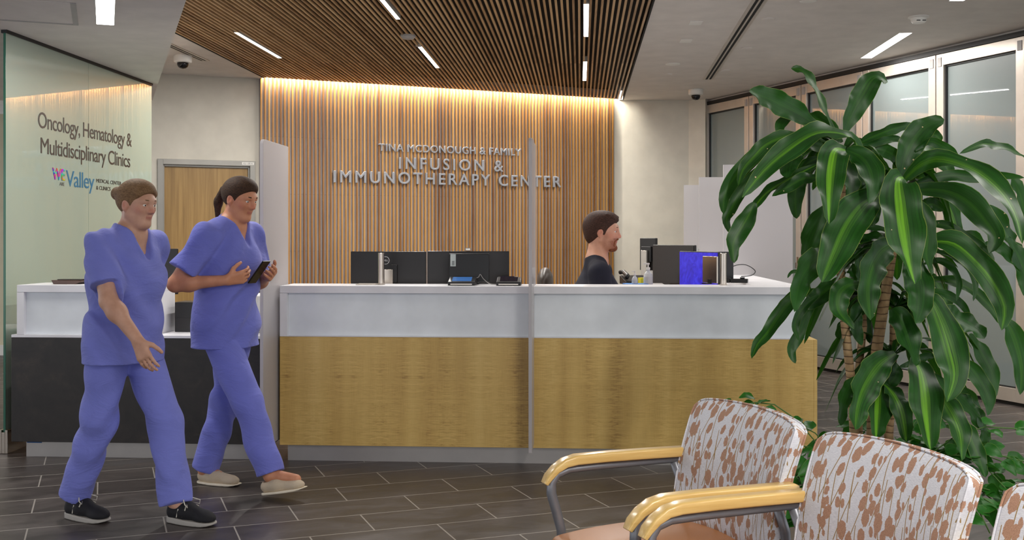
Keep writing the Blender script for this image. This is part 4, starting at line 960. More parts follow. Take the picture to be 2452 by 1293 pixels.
def top(J, root, m, hem, sleeve=0.72, crew=False, h=0.0065, wide=1.0, loose=1.0, name='scrub_top', seed=0):
    hip, chest, neck = J['hip'], J['chest'], J['neck']
    pts = [hip, chest, neck] + [J[k + s_] for k in ('sh', 'el') for s_ in 'RL']
    lo = np.min(pts, 0) - 0.26; hi = np.max(pts, 0) + 0.24; lo[2] = hem - 0.03
    S = SDF(lo, hi, h); C = S.cone; g = 0.022 * loose
    low = (hip[0], hip[1], hem - 0.03)
    S.ell(chest, (0.120 * wide + g, 0.165 * wide + g, 0.175 + g), 0.05)
    C(chest, hip, 0.115 * wide + g, 0.118 * wide + g * 1.3, 0.06, sq=(1, 1.28, 1)); C(hip, low, 0.118 * wide + g * 1.3, 0.126 * wide + g * 1.5, 0.05, sq=(1, 1.28, 1))
    C(lerp(chest, neck, 0.4), lerp(chest, neck, 0.97), 0.10 * wide + g * .5, 0.066 + g * .6, 0.06)
    for s_ in 'RL':
        C(lerp(neck, J['sh' + s_], 0.12), J['sh' + s_], 0.054 + g * .3, 0.052 * wide + g * .45, 0.05)
        e_ = lerp(J['sh' + s_], J['el' + s_], sleeve + 0.10); C(J['sh' + s_], e_, 0.053 * wide + g * .5, 0.050 * wide + g * 1.2, 0.035)
        d = Vector(J['el' + s_]) - Vector(J['sh' + s_]); p = lerp(J['sh' + s_], J['el' + s_], sleeve)
        c0 = Vector(p) + d.normalized() * 0.12; S.cone(tuple(Vector(p) + d.normalized() * 0.105), tuple(Vector(p) + d.normalized() * 0.2), 0.001, 0.001, 0) if False else None
        # cut the sleeve end with a plane, only near the arm
        r = 0.115; reg = (np.array(p) - r + np.minimum(np.array(d.normalized()) * 0.02, 0), np.array(p) + r)
        ix, X, Y, Z = S.sl(*reg); n = d.normalized(); dd = (X - p[0]) * n.x + (Y - p[1]) * n.y + (Z - p[2]) * n.z
        q = np.sqrt((X - p[0]) ** 2 + (Y - p[1]) ** 2 + (Z - p[2]) ** 2 + 0 * dd)
        perp = np.sqrt(np.maximum(q * q - dd * dd, 0)); kill = (dd > 0) & (perp < 0.105) & (dd < 0.16)
        side = 1 if s_ == 'L' else -1
        body_side = (Y * side + 0 * dd) < (0.178 * wide + g)
        S.F[ix] = np.where(kill & ~body_side, np.maximum(S.F[ix], dd), S.F[ix])
    S.warp(folds(0.0075 * loose * (0.25 if crew else 1), 34, seed))
    S.cut((0, 0, hem), (0, 0, -1))
    nk = Vector(neck); up = (Vector(J['head'].translation) - nk).normalized()
    if crew: S.cone(tuple(nk + up * 0.035 + Vector((0.02, 0, -0.012))), tuple(nk + up * 0.14 + Vector((0.03, 0, 0))), 0.066 * wide, 0.10 * wide, 0.012, 'sub')
    else:
        S.cone(tuple(nk + up * 0.03), tuple(nk + up * 0.13), 0.068, 0.10, 0.014, 'sub'); S.cone(tuple(nk + Vector((0.115, 0, -0.10))), tuple(nk + Vector((0.05, 0, 0.03))), 0.016, 0.060, 0.014, 'sub')
    return S.build(name, m, root, smooth_it=2)
def pants(J, root, m, h=0.007, cuff=0.085, wide=1.0, name='scrub_pants', seed=0, r0=0.100, r1=0.080):
    hip = J['hip']; pts = [hip] + [J[k + s_] for k in ('kn', 'an') for s_ in 'RL']
    lo = np.min(pts, 0) - 0.2; hi = np.max(pts, 0) + 0.2; lo[2] = max(0.0, lo[2]); hi[2] = hip[2] + 0.17
    S = SDF(lo, hi, h)
    S.ell((hip[0], hip[1], hip[2] + 0.02), (0.128 * wide, 0.172 * wide, 0.13), 0.04)
    for s_ in 'RL':
        S.cone(J['hp' + s_], J['kn' + s_], r0 * wide, r1, 0.035); a = Vector(J['an' + s_]); k_ = Vector(J['kn' + s_]); e_ = a + (a - k_).normalized() * 0.08
        S.cone(J['kn' + s_], tuple(e_), r1, r1 * 0.93, 0.03)
        c = lerp(J['kn' + s_], J['an' + s_], 0.985); d = (a - k_).normalized()
        ix, X, Y, Z = S.sl(np.array(a) - 0.19, np.array(a) + 0.19); dd = (X - c[0]) * d.x + (Y - c[1]) * d.y + (Z - c[2]) * d.z
        near = np.sqrt((X - a.x) ** 2 + (Y - a.y) ** 2 + (Z - a.z) ** 2) < 0.18
        S.F[ix] = np.where(near & (dd > -0.03), np.maximum(S.F[ix], dd), S.F[ix])
    S.warp(folds(0.008, 30, seed + 2))
    return S.build(name, m, root, smooth_it=2)
def shoe(parent, pos, yaw, pitch, kind, side):
    M = frame(pos, yaw, pitch)
    S = SDF((-0.03, -0.07, -0.01), (0.32, 0.07, 0.16), 0.004)
    if kind == 'sneaker':
        S.cone((0.045, 0, 0.048), (0.12, 0, 0.060), 0.036, 0.040, 0.02); S.cone((0.12, 0, 0.058), (0.225, 0, 0.040), 0.040, 0.031, 0.03); S.ell((0.225, 0, 0.036), (0.052, 0.044, 0.030), 0.02)
        S.cone((0.050, 0, 0.060), (0.052, 0, 0.105), 0.036, 0.034, 0.02); S.cut((0, 0, 0.108), (-0.15, 0, 1)); S.cut((0, 0, 0.026), (0, 0, -1))
        S.cone((0.052, 0, 0.095), (0.05, 0, 0.14), 0.027, 0.03, 0.0, 'sub')
        um = plain('sneaker_black_knit', (20, 20, 26), 0.8, bump=0.4, bs=400); sm = plain('sneaker_sole', (170, 166, 160), 0.6); T_ = 0.030
    else:
        S.cone((0.040, 0, 0.042), (0.11, 0, 0.042), 0.033, 0.036, 0.02); S.cone((0.11, 0, 0.042), (0.225, 0, 0.030), 0.037, 0.026, 0.03); S.ell((0.22, 0, 0.028), (0.048, 0.040, 0.022), 0.02)
        S.cut((0, 0, 0.012), (0, 0, -1)); S.cone((0.05, 0, 0.085), (0.115, 0, 0.095), 0.028, 0.030, 0.0, 'sub')
        um = plain('beige_knit', (196, 180, 156), 0.85, bump=0.8, bs=260); sm = plain('cream_sole', (232, 222, 200), 0.6); T_ = 0.014
    u = S.build('shoe', um, parent, M)
    Q = SDF((-0.03, -0.07, -0.012), (0.32, 0.07, 0.06), 0.004); ix, X, Y, Z = Q.sl(Q.lo, [a[-1] for a in Q.ax])
    t_ = np.clip((X - 0.040) / 0.20, 0, 1); d2 = np.sqrt((X - 0.040 - 0.20 * t_) ** 2 + Y ** 2) - (0.035 + 0.010 * np.sin(np.pi * t_) + 0.006 * t_)
    top_ = T_ - 0.008 * t_ if kind == 'sneaker' else T_
    Q.F[:] = np.maximum(d2, np.maximum(Z - top_, -Z + 0.001 + 0.012 * np.clip((X - 0.2) / 0.08, 0, 1) ** 2)); Q.build('sole', sm, u, M)
    if kind == 'sneaker':
        lm = plain('shoe_lace', (206, 202, 190), 0.8); k_ = MB()
        for i in range(5):
            x = 0.105 + i * 0.020; z = 0.101 - i * 0.0085
            k_.tube([M @ Vector(q) for q in ((x - 0.004, -0.034, z - 0.02), (x, -0.018, z), (x + 0.004, 0.018, z), (x, 0.034, z - 0.02))], 0.0028, 6)
        for y in (-1, 1): k_.tube([M @ Vector(q) for q in ((0.11, 0, 0.104), (0.12, y * 0.03, 0.118), (0.15, y * 0.055, 0.104), (0.155, y * 0.045, 0.088), (0.125, y * 0.012, 0.102), (0.145, y * 0.05, 0.075))], 0.0026, 6)
        k_.build('laces', lm, u, smooth=True)
        # outlined letter on both sides of the shoe
        for y in (-1, 1):
            yy = y * 0.0415; N_ = MB(); a = [(0.088, 0.036), (0.098, 0.076), (0.122, 0.040), (0.132, 0.076)]
            if y > 0: a = [(0.132, 0.036), (0.124, 0.076), (0.098, 0.040), (0.090, 0.076)]
            for i in range(3): N_.tube([M @ Vector((a[i][0], yy, a[i][1])), M @ Vector((a[i + 1][0], yy * .99, a[i + 1][1]))], 0.0022, 6)
            N_.build('side_mark', lm, u)
    return u
# ------------------------------------------------------------------ people
def person(name, label, X, Y, yaw):
    return thing(name, label, 'person', (X, Y, 0), yaw)
m_scrub = cloth_mat('periwinkle_scrubs', (122, 130, 214)); m_scrub2 = cloth_mat('periwinkle_scrubs_b', (116, 123, 210))
sk1 = skin_mat('skin_a', (206, 160, 136), (120, 70, 40), (176, 100, 90)); sk2 = skin_mat('skin_b', (214, 150, 116), (110, 60, 30), (176, 96, 84)); sk3 = skin_mat('skin_c', (212, 158, 132), (134, 74, 42), (170, 98, 86))
# walker in front (left)
r = person('person', 'person in periwinkle scrubs and black laced sneakers walking with arms swinging', -1.877, 5.20, math.radians(-24))
J = dict(hip=(0, 0, 0.89), chest=(0.025, 0, 1.17), neck=(0.045, 0, 1.375), head=frame((0.085, 0, 1.520), 0, 0.10),
    shR=(0.02, -0.172, 1.325), shL=(0.04, 0.172, 1.325), elR=(0.14, -0.235, 1.07), wrR=(0.30, -0.225, 0.90), elL=(-0.13, 0.245, 1.10), wrL=(-0.31, 0.245, 0.93),
    hdR=(0.42, 0.05, -0.9), hdL=(-0.35, 0, -0.93), hnR=(-0.2, 0.9, 0.1), hnL=(0.2, -0.9, 0.1), hsR=(0.9, 0.2, 0.4), hsL=(0.9, 0.1, -0.3),
    hpR=(0, -0.088, 0.86), hpL=(0, 0.088, 0.86), knR=(-0.07, -0.088, 0.48), knL=(0.18, 0.088, 0.475), anR=(-0.245, -0.07, 0.10), anL=(0.265, 0.07, 0.09), toR=(-0.08, -0.07, 0.03), toL=(0.43, 0.07, 0.03), curl=0.45,
    hairm=hair_mat('hair_light_brown', (104, 78, 54), (150, 118, 84)))
body(J, r, sk1, hsc=0.96); hair(J, r, 0.96, 'bun'); top(J, r, m_scrub, 0.765, seed=1, loose=1.2); pants(J, r, m_scrub, seed=1)
shoe(r, (-0.295, -0.07, 0.0), -0.05, 0, 'sneaker', -1); shoe(r, (0.21, 0.07, 0.0), 0.02, 0.0, 'sneaker', 1)
# walker behind (holding a phone)
r = person('person', 'person in periwinkle scrubs and beige slip-on shoes walking while holding a phone', -1.55, 5.83, math.radians(-20))
J = dict(hip=(0, 0, 0.91), chest=(0.015, 0, 1.215), neck=(0.04, 0, 1.43), head=frame((0.09, 0, 1.568), -0.1, 0.22),
    shR=(0.01, -0.178, 1.375), shL=(0.04, 0.178, 1.375), elR=(-0.11, -0.285, 1.12), wrR=(0.130, -0.185, 1.140), elL=(0.02, 0.28, 1.11), wrL=(0.195, 0.095, 1.155),
    hdR=(0.70, 0.68, 0.18), hdL=(0.75, -0.55, 0.05), hnR=(-0.5, 0.6, 0.3), hnL=(-0.2, -0.6, 0.5), hsR=(-0.1, 0.1, 0.95), hsL=(0.1, 0.1, 0.95),
    hpR=(0, -0.09, 0.88), hpL=(0, 0.09, 0.88), knR=(0.20, -0.09, 0.49), knL=(-0.055, 0.09, 0.48), anR=(0.335, -0.085, 0.120), anL=(-0.195, 0.085, 0.075), toR=(0.49, -0.085, 0.11), toL=(-0.05, 0.085, 0.03), curl=0.8,
    hairm=hair_mat('hair_dark_brown', (46, 32, 24), (84, 58, 38)))
body(J, r, sk2, hsc=0.97); hair(J, r, 0.97, 'tail'); top(J, r, m_scrub2, 0.775, seed=4, loose=1.25); pants(J, r, m_scrub2, seed=4)
shoe(r, (-0.245, 0.085, 0.0), 0.0, 0, 'slip', 1); shoe(r, (0.285, -0.085, 0.010), -0.05, -0.20, 'slip', -1)
Mp = r.matrix_basis.copy()
Mp = Matrix.Translation((-1.55, 5.83, 0)) @ Matrix.Rotation(math.radians(-20), 4, 'Z')
pp = Mp @ Vector((0.245, -0.052, 1.180))
ph = thing('mobile_phone', 'dark phone held in both hands by the walker in beige shoes', 'phone', pp, math.radians(-20))
Tp = Matrix.Rotation(-0.9, 4, 'Y')
MB().box(-0.075, 0.075, -0.036, 0.036, -0.004, 0.004, Tp).build('case', m_black, ph, 0.003, 2)
MB().box(-0.07, 0.07, -0.033, 0.033, 0.0042, 0.0048, Tp).build('screen', m_scr, ph)
# seated man
SX, SY = 0.600, 7.26
r = person('person', 'bearded person in a dark navy t-shirt seated behind the desk facing right', SX, SY, math.radians(-6))
hs = 1.10
J = dict(hip=(-0.06, 0, 0.63), chest=(-0.030, 0, 0.93), neck=(-0.030, 0, 1.215), head=frame((0.012, 0, 1.402), -0.12, 0.03),
    shR=(-0.005, -0.195, 1.125), shL=(-0.005, 0.195, 1.125), elR=(0.03, -0.26, 0.83), wrR=(0.225, -0.17, 0.90), elL=(0.03, 0.24, 0.83), wrL=(0.225, 0.03, 0.90),
    hdR=(0.93, 0.2, 0.18), hdL=(0.93, -0.2, 0.18), hnR=(0, 0, -1), hnL=(0, 0, -1), hsR=(0, 1, 0), hsL=(0, -1, 0),
    hpR=(-0.03, -0.09, 0.61), hpL=(-0.03, 0.09, 0.61), knR=(0.38, -0.10, 0.58), knL=(0.38, 0.10, 0.58), anR=(0.34, -0.10, 0.16), anL=(0.34, 0.10, 0.16), toR=(0.50, -0.10, 0.10), toL=(0.50, 0.10, 0.10), curl=0.35,
    hairm=hair_mat('hair_chestnut', (40, 26, 20), (84, 54, 42)))
body(J, r, sk3, h=0.005, hsc=hs, wide=1.18, beard=1.0); hair(J, r, hs, 'short', 0.0035); beard_mesh(J, r, hs, hair_mat('beard_auburn', (96, 54, 34), (156, 92, 58)))
top(J, r, cloth_mat('navy_tshirt', (15, 17, 38), fold=0.04, sheen=0.0), 0.60, 0.62, True, wide=1.22, loose=0.6, name='t_shirt', h=0.006, seed=7)
pants(J, r, cloth_mat('dark_trousers', (34, 34, 40)), name='trousers', r0=0.095, r1=0.07)
for y, s_ in ((-0.10, -1), (0.10, 1)): shoe(r, (0.29, y, 0.075), 0, 0, 'sneaker', s_)
# ------------------------------------------------------------------ office chairs
m_leather = plain('worn_brown_leather', (66, 56, 50), 0.42, bump=0.3, bs=120)
def office_chair(loc, rz, label):
    t_ = thing('office_chair', label, 'office chair', loc, rz, 'office chairs behind the desk')
    S = SDF((-0.42, -0.32, 0.38), (0.34, 0.32, 1.22), 0.010)
    S.ell((0.02, 0, 0.47), (0.25, 0.25, 0.055), 0.02); S.build('seat', m_leather, t_)
    S = SDF((-0.42, -0.30, 0.48), (-0.05, 0.30, 1.25), 0.009)
    for i, (z, w_) in enumerate(((0.60, 0.22), (0.76, 0.235), (0.92, 0.235), (1.07, 0.21))): S.ell((-0.235 - 0.03 * i * i * 0.12, 0, z), (0.052, w_, 0.092), 0.012)
    S.build('backrest', m_leather, t_)
    for y in (-0.27, 0.27):
        MB().tube([(-0.12, y, 0.46), (-0.10, y * 1.08, 0.62), (-0.02, y * 1.08, 0.68)], 0.014, 8).build('arm_post', m_black, t_, smooth=True)
        Q = SDF((-0.22, y - 0.06, 0.66), (0.14, y + 0.06, 0.76), 0.006); Q.cone((-0.14, y * 1.04, 0.71), (0.08, y * 1.04, 0.71), 0.030, 0.026, 0); Q.build('armrest', m_leather, t_)
    MB().tube([(0, 0, 0.09), (0, 0, 0.43)], 0.028, 12).build('gas_lift', m_chrome, t_, smooth=False)
    for k in range(5):
        a = 2 * math.pi * k / 5; c, s_ = math.cos(a), math.sin(a)
        l_ = MB().tube([(0, 0, 0.10), (0.15 * c, 0.15 * s_, 0.09), (0.28 * c, 0.28 * s_, 0.065)], [0.026, 0.022, 0.016], 8).build('base_leg', m_black, t_, smooth=True)
        MB().tube([(0.28 * c - 0.02 * s_, 0.28 * s_ + 0.02 * c, 0.03), (0.28 * c + 0.02 * s_, 0.28 * s_ - 0.02 * c, 0.03)], 0.029, 14).build('caster', m_black, l_)
    return t_
oc = office_chair((SX - 0.11, SY, 0.0), math.radians(-6), 'brown leather office chair the seated person sits in')
o2 = copy_tree(oc); o2.location = (0.62, 8.55, 0); o2.rotation_euler = (0, 0, math.radians(200)); o2['label'] = 'brown leather office chair with only its top showing left of the seated person'
o2.location = at(1335, 640, 8.3); o2.location.z = 0.0; o2.scale = (1, 1, 0.9)
for c in o2.children:
    if c.name.startswith('backrest') or c.name.startswith('seat'): pass
o3 = copy_tree(oc); p = at(612, 640, 7.85); o3.location = (p.x, 7.85, 0.0); o3.rotation_euler = (0, 0, math.radians(95)); o3['label'] = 'office chair with its rounded back showing above the printer near the door'
# ------------------------------------------------------------------ waiting chairs
def fabric():
    t = NT('pod_fabric'); c = t.new('ShaderNodeTexCoord'); sx = t.new('ShaderNodeSeparateXYZ'); t.L(c.outputs['Object'], sx.inputs[0])
    def comb(a, b):
        q = t.new('ShaderNodeCombineXYZ'); t.setv(q, 0, a); t.setv(q, 1, b); return q.outputs[0]
    y, z = t.math('ADD', sx.outputs[1], t.math('MULTIPLY', t.math('ADD', sx.outputs[0], t.math('MULTIPLY', sx.outputs[2], 0.24)), 0.8)), sx.outputs[2]
    wob = t.noise(comb(t.math('MULTIPLY', y, 110), t.math('MULTIPLY', z, 110)), 1, 3, 0.6)
    wob = t.math('MULTIPLY', t.math('SUBTRACT', wob, 0.5), 0.26)
    def pods(ox, sy, sz, tilt, r, dens):
        yy = t.math('ADD', t.math('MULTIPLY', t.math('ADD', y, t.math('MULTIPLY', z, tilt)), sy), ox); zz = t.math('ADD', t.math('MULTIPLY', z, sz), ox * 1.7)
        v = t.new('ShaderNodeTexVoronoi'); v.voronoi_dimensions = '2D'; v.inputs['Scale'].default_value = 1; v.inputs['Randomness'].default_value = 0.85; t.L(comb(yy, zz), v.inputs['Vector'])
        s_ = t.new('ShaderNodeSeparateColor'); t.L(v.outputs['Color'], s_.inputs[0])
        rad = t.math('ADD', t.math('MULTIPLY', s_.outputs[0], 0.16), r)
        m = t.math('LESS_THAN', t.math('ADD', v.outputs['Distance'], wob), rad); return t.math('MULTIPLY', m, t.math('LESS_THAN', s_.outputs[1], dens))
    pod = t.math('MAXIMUM', t.math('MAXIMUM', pods(0.3, 25, 15, 0.06, 0.22, 0.62), pods(5.1, 29, 17, -0.14, 0.20, 0.55)), pods(9.3, 40, 22, 0.18, 0.18, 0.4))
    def stems(n, tilt, off, wd, seed):
        u = t.math('ADD', t.math('ADD', y, t.math('MULTIPLY', z, tilt)), t.math('MULTIPLY', t.math('SINE', t.math('ADD', t.math('MULTIPLY', z, 9), off)), 0.008))
        q = t.math('MULTIPLY', u, n); fr = t.math('ABSOLUTE', t.math('SUBTRACT', t.math('FRACT', q), 0.5)); cell = t.math('FLOOR', q)
        on = t.math('GREATER_THAN', t.noise(comb(t.math('MULTIPLY', cell, 3.71), t.math('MULTIPLY', z, 7)), 1, 0, 0.5), 0.46 + seed)
        return t.math('MULTIPLY', t.math('LESS_THAN', fr, wd), on)
    st = t.math('MAXIMUM', t.math('MAXIMUM', stems(34, 0.06, 0, 0.045, -0.02), stems(19, 0.20, 2, 0.026, 0.0)), stems(21, -0.20, 4, 0.028, 0.02))
    weave = t.noise(comb(t.math('MULTIPLY', y, 90), t.math('MULTIPLY', z, 800)), 1, 2, 0.6)
    base = t.ramp(weave, [(0.35, srgb(196, 198, 206)), (0.65, srgb(222, 224, 230))])
    col = t.mix(st, base, srgb(150, 122, 72)); pc = t.ramp(t.noise(t.coord('Object', (900, 900, 300)), 1, 2), [(0.35, srgb(152, 114, 92)), (0.65, srgb(184, 144, 118))])
    t.p(Base_Color=t.mix(pod, col, pc), Roughness=0.8, Sheen_Weight=0.1); t.bump(t.math('ADD', t.math('MULTIPLY', weave, 0.4), t.math('MULTIPLY', pod, 0.5)), 0.25, 0.0015); return t.m
m_fab = fabric()
m_tan = plain('tan_vinyl', (178, 122, 78), 0.4, bump=0.12, bs=500)
t = NT('arm_maple'); n_ = t.noise(t.coord('Object', (4, 70, 70)), 1, 4, 0.6, 0.3)
t.p(Base_Color=t.ramp(n_, [(0.3, srgb(210, 172, 100)), (0.7, srgb(230, 198, 128))]), Roughness=0.28, Coat_Weight=0.4, Coat_Roughness=0.15); m_arm = t.m
m_tube = plain('grey_powder_tube', (128, 130, 136), 0.38, 0.5)
def soft_slab(name, fn, nu, nv, th, m, parent, edge=0.02):
    """closed padded panel: fn(u,v)->(centre point, outward normal); u,v in -1..1"""
    V = []; Fq = []
    def prof(u, v, s_):
        p, n = fn(u, v); k = (1 - abs(u) ** 7) * (1 - abs(v) ** 7); return p + n * s_ * (th / 2) * (0.62 + 0.38 * k)
    for s_ in (1, -1):
        for j in range(nv + 1):
            for i in range(nu + 1): V.append(prof(-1 + 2 * i / nu, -1 + 2 * j / nv, s_))
    W = nu + 1; O = W * (nv + 1)
    for j in range(nv):
        for i in range(nu):
            a = j * W + i; Fq.append((a, a + 1, a + W + 1, a + W)); Fq.append((O + a, O + a + W, O + a + W + 1, O + a + 1))
    rim = [j * W for j in range(nv + 1)]
    bl = [i for i in range(W)]; br = [j * W + nu for j in range(1, nv + 1)]; bt = [nv * W + i for i in range(nu - 1, -1, -1)]; bb = [j * W for j in range(nv - 1, 0, -1)]
    loop = bl + br + bt + bb
    for k in range(len(loop)):
        a, b = loop[k], loop[(k + 1) % len(loop)]; Fq.append((b, a, O + a, O + b))
    mb = MB(); mb.v = [tuple(v) for v in V]; mb.f = Fq; o = mb.build(name, m, parent, bevel=0.010, seg=3); o.modifiers['bevel'].angle_limit = math.radians(50); return o, [V[k] for k in loop], [V[O + k] for k in loop]
def waiting_chair(loc, label):
    t_ = thing('waiting_armchair', label, 'armchair', loc, math.atan2(-0.355, -0.935), 'armchairs in the waiting row')
    ZT, ZB, HW = 0.815, 0.40, 0.285
    def bfn(u, v):
        z = ZB + (ZT - ZB) * (v + 1) / 2; w_ = HW * (1.0 - 0.035 * (1 - v) / 2)
        cu = abs(u) ** 12 * (0.016 if v > 0 else 0.006) * abs(v) ** 12
        top_ = 0.016 * (1 - u * u) * max(0, v) - cu * 1.0
        x = -0.205 - 0.095 * ((v + 1) / 2) ** 1.25 - 0.032 * (1 - u * u) + 0.022 * math.sin(math.pi * (v + 1) / 2) * 0.6
        n = Vector((0.97, 0.0, 0.22)); return Vector((x, u * (w_ - cu * 0.6), z + top_)), n.normalized()
    b_, lf, lb = soft_slab('backrest', bfn, 24, 24, 0.062, m_fab, t_)
    pf = MB().tube([Vector(p) for p in lf] + [Vector(lf[0])], 0.0032, 6, caps=False).build('piping', m_fab, b_, smooth=True)
    pf2 = MB().tube([Vector(p) for p in lb] + [Vector(lb[0])], 0.0032, 6, caps=False).build('piping', m_fab, b_, smooth=True)
    S = SDF((-0.30, -0.30, 0.36), (0.32, 0.30, 0.50), 0.008)
    ix, X, Y, Z = S.sl(S.lo, [a[-1] for a in S.ax]); dome = 0.455 - 0.022 * ((X / 0.28) ** 2) - 0.018 * ((Y / 0.26) ** 2)
    rx = np.abs(X - 0.01) - 0.235; ry = np.abs(Y) - 0.215 - 0.01 * np.cos(X * 5); q = np.sqrt(np.maximum(rx, 0) ** 2 + np.maximum(ry, 0) ** 2) + np.minimum(np.maximum(rx, ry), 0) - 0.035
    a_ = q; b2_ = np.maximum(Z - dome, 0.39 - Z); hh = np.maximum(0.035 - np.abs(a_ - b2_), 0) / 0.035; S.F[:] = np.maximum(a_, b2_) + hh * hh * 0.035 / 4
    S.build('seat', m_tan, t_)
    MB().tube([(0.20, -0.25, 0.385), (0.20, 0.25, 0.385)], 0.012, 10).tube([(-0.20, -0.25, 0.385), (-0.20, 0.25, 0.385)], 0.012, 10).build('seat_rail', m_tube, t_, smooth=True)
    for y in (-0.292, 0.292):
        MB().tube([(-0.215, y, 0.618), (0.10, y, 0.615), (0.185, y, 0.612), (0.225, y, 0.600), (0.245, y, 0.575), (0.246, y, 0.54), (0.228, y, 0.48), (0.212, y, 0.42), (0.208, y, 0.36), (0.214, y, 0.18), (0.235, y, 0.005)],
                  [0.0125] * 3 + [0.0135, 0.0155, 0.0165, 0.0165, 0.0155, 0.0145, 0.014, 0.014], 12).build('front_leg', m_tube, t_, smooth=True)
        MB().tube([(-0.200, y, 0.610), (-0.235, y, 0.52), (-0.245, y, 0.40), (-0.262, y, 0.2), (-0.30, y, 0.005)], 0.0135, 12, flat=(1.2, 1)).build('rear_leg', m_tube, t_, smooth=True)
        # wooden cap: rounded section swept along a gently drooping path
        path = [(-0.27, 0.6415), (-0.255, 0.6425), (-0.1, 0.644), (0.05, 0.645), (0.16, 0.643), (0.20, 0.635), (0.232, 0.617), (0.256, 0.594), (0.270, 0.572)]
        cap = MB(); V = []; n = 16; m_ = len(path)
        for i, (x, z) in enumerate(path):
            a = Vector((path[min(i + 1, m_ - 1)][0] - path[max(i - 1, 0)][0], path[min(i + 1, m_ - 1)][1] - path[max(i - 1, 0)][1])).normalized(); nx, nz = -a.y, a.x
            hw = 0.024 if 0 < i < m_ - 1 else 0.019; ht = (0.0165 if i < 5 else 0.0165 - 0.0022 * (i - 4)) if 0 < i else 0.011
            for k in range(n):
                an = 2 * math.pi * (k + 0.5) / n; c_, s_ = math.cos(an), math.sin(an); e = 0.38
                cy = math.copysign(abs(c_) ** e, c_) * hw; cz = math.copysign(abs(s_) ** e, s_) * ht; V.append((x + nx * cz, y + cy, z + nz * cz))
        Fq = [(i * n + k, (i + 1) * n + k, (i + 1) * n + (k + 1) % n, i * n + (k + 1) % n) for i in range(m_ - 1) for k in range(n)] + [tuple(range(n)), tuple(range((m_ - 1) * n, m_ * n))[::-1]]
        cap.v = V; cap.f = Fq; cap.build('arm_cap', m_arm, t_, bevel=0.002, seg=2)
    return t_
c1 = waiting_chair((0.46, 3.274, 0), 'patterned armchair with tan seat, the one farthest from the camera in the waiting row')
for (x, y), lb in (((0.698, 2.650), 'patterned armchair with wooden arms, middle one of the waiting row'), ((0.940, 2.030), 'patterned armchair at the right edge, only a strip of backrest showing')):
    c = copy_tree(c1); c.location = (x, y, 0); c['label'] = lb

# ------------------------------------------------------------------ corn plant
def leaf_mat(name, dark, mid, stripe):
    t = NT(name); at_ = t.new('ShaderNodeAttribute', attribute_name='across'); st = t.new('ShaderNodeAttribute', attribute_name='stripe'); al = t.new('ShaderNodeAttribute', attribute_name='along')
    cv = t.new('ShaderNodeCombineXYZ'); t.L(t.math('MULTIPLY', at_.outputs['Fac'], 9), cv.inputs[0]); t.L(t.math('MULTIPLY', al.outputs['Fac'], 0.7), cv.inputs[1]); t.L(t.math('MULTIPLY', st.outputs['Fac'], 37), cv.inputs[2])
    lines = t.noise(cv.outputs[0], 1.0, 3, 0.7)
    m = t.math('SUBTRACT', t.math('ADD', 0.35, t.math('MULTIPLY', st.outputs['Fac'], 0.55)), t.math('MULTIPLY', t.math('ABSOLUTE', at_.outputs['Fac']), 2.6)); m = t.math('ADD', m, t.math('MULTIPLY', t.math('SUBTRACT', lines, 0.5), 3.4))
    m = t.math('MULTIPLY', t.math('MINIMUM', t.math('MAXIMUM', m, 0.0), 1.0), t.math('POWER', st.outputs['Fac'], 1.4))
    base = t.ramp(t.math('ADD', t.math('MULTIPLY', lines, 0.7), t.math('MULTIPLY', t.noise(t.coord(), 9, 2), 0.3)), [(0.3, srgb(*dark)), (0.7, srgb(*mid))])
    c = t.mix(m, base, srgb(*stripe)); edge = t.math('GREATER_THAN', t.math('ABSOLUTE', at_.outputs['Fac']), 0.975); c = t.mix(t.math('MULTIPLY', edge, 0.6), c, srgb(150, 170, 80))
    vo = t.new('ShaderNodeTexVoronoi'); vo.inputs['Scale'].default_value = 14; t.L(t.coord(), vo.inputs['Vector']); spot = t.math('LESS_THAN', vo.outputs['Distance'], 0.045); c = t.mix(spot, c, srgb(206, 180, 140))
    t.p(Base_Color=c, Roughness=0.42, Specular_IOR_Level=0.38)
    tr = t.new('ShaderNodeBsdfTranslucent'); t.L(t.mix(0.5, c, srgb(90, 170, 30)), tr.inputs[0]); mx = t.new('ShaderNodeMixShader'); mx.inputs[0].default_value = 0.15
    t.L(t.b.outputs[0], mx.inputs[1]); t.L(tr.outputs[0], mx.inputs[2]); t.L(mx.outputs[0], t.out.inputs[0]); t.bump(lines, 0.12, 0.003); return t.m
m_leaf = leaf_mat('corn_plant_leaf', (14, 46, 14), (38, 90, 28), (104, 164, 34))
m_poth = leaf_mat('pothos_leaf', (24, 78, 22), (48, 120, 34), (86, 150, 44))
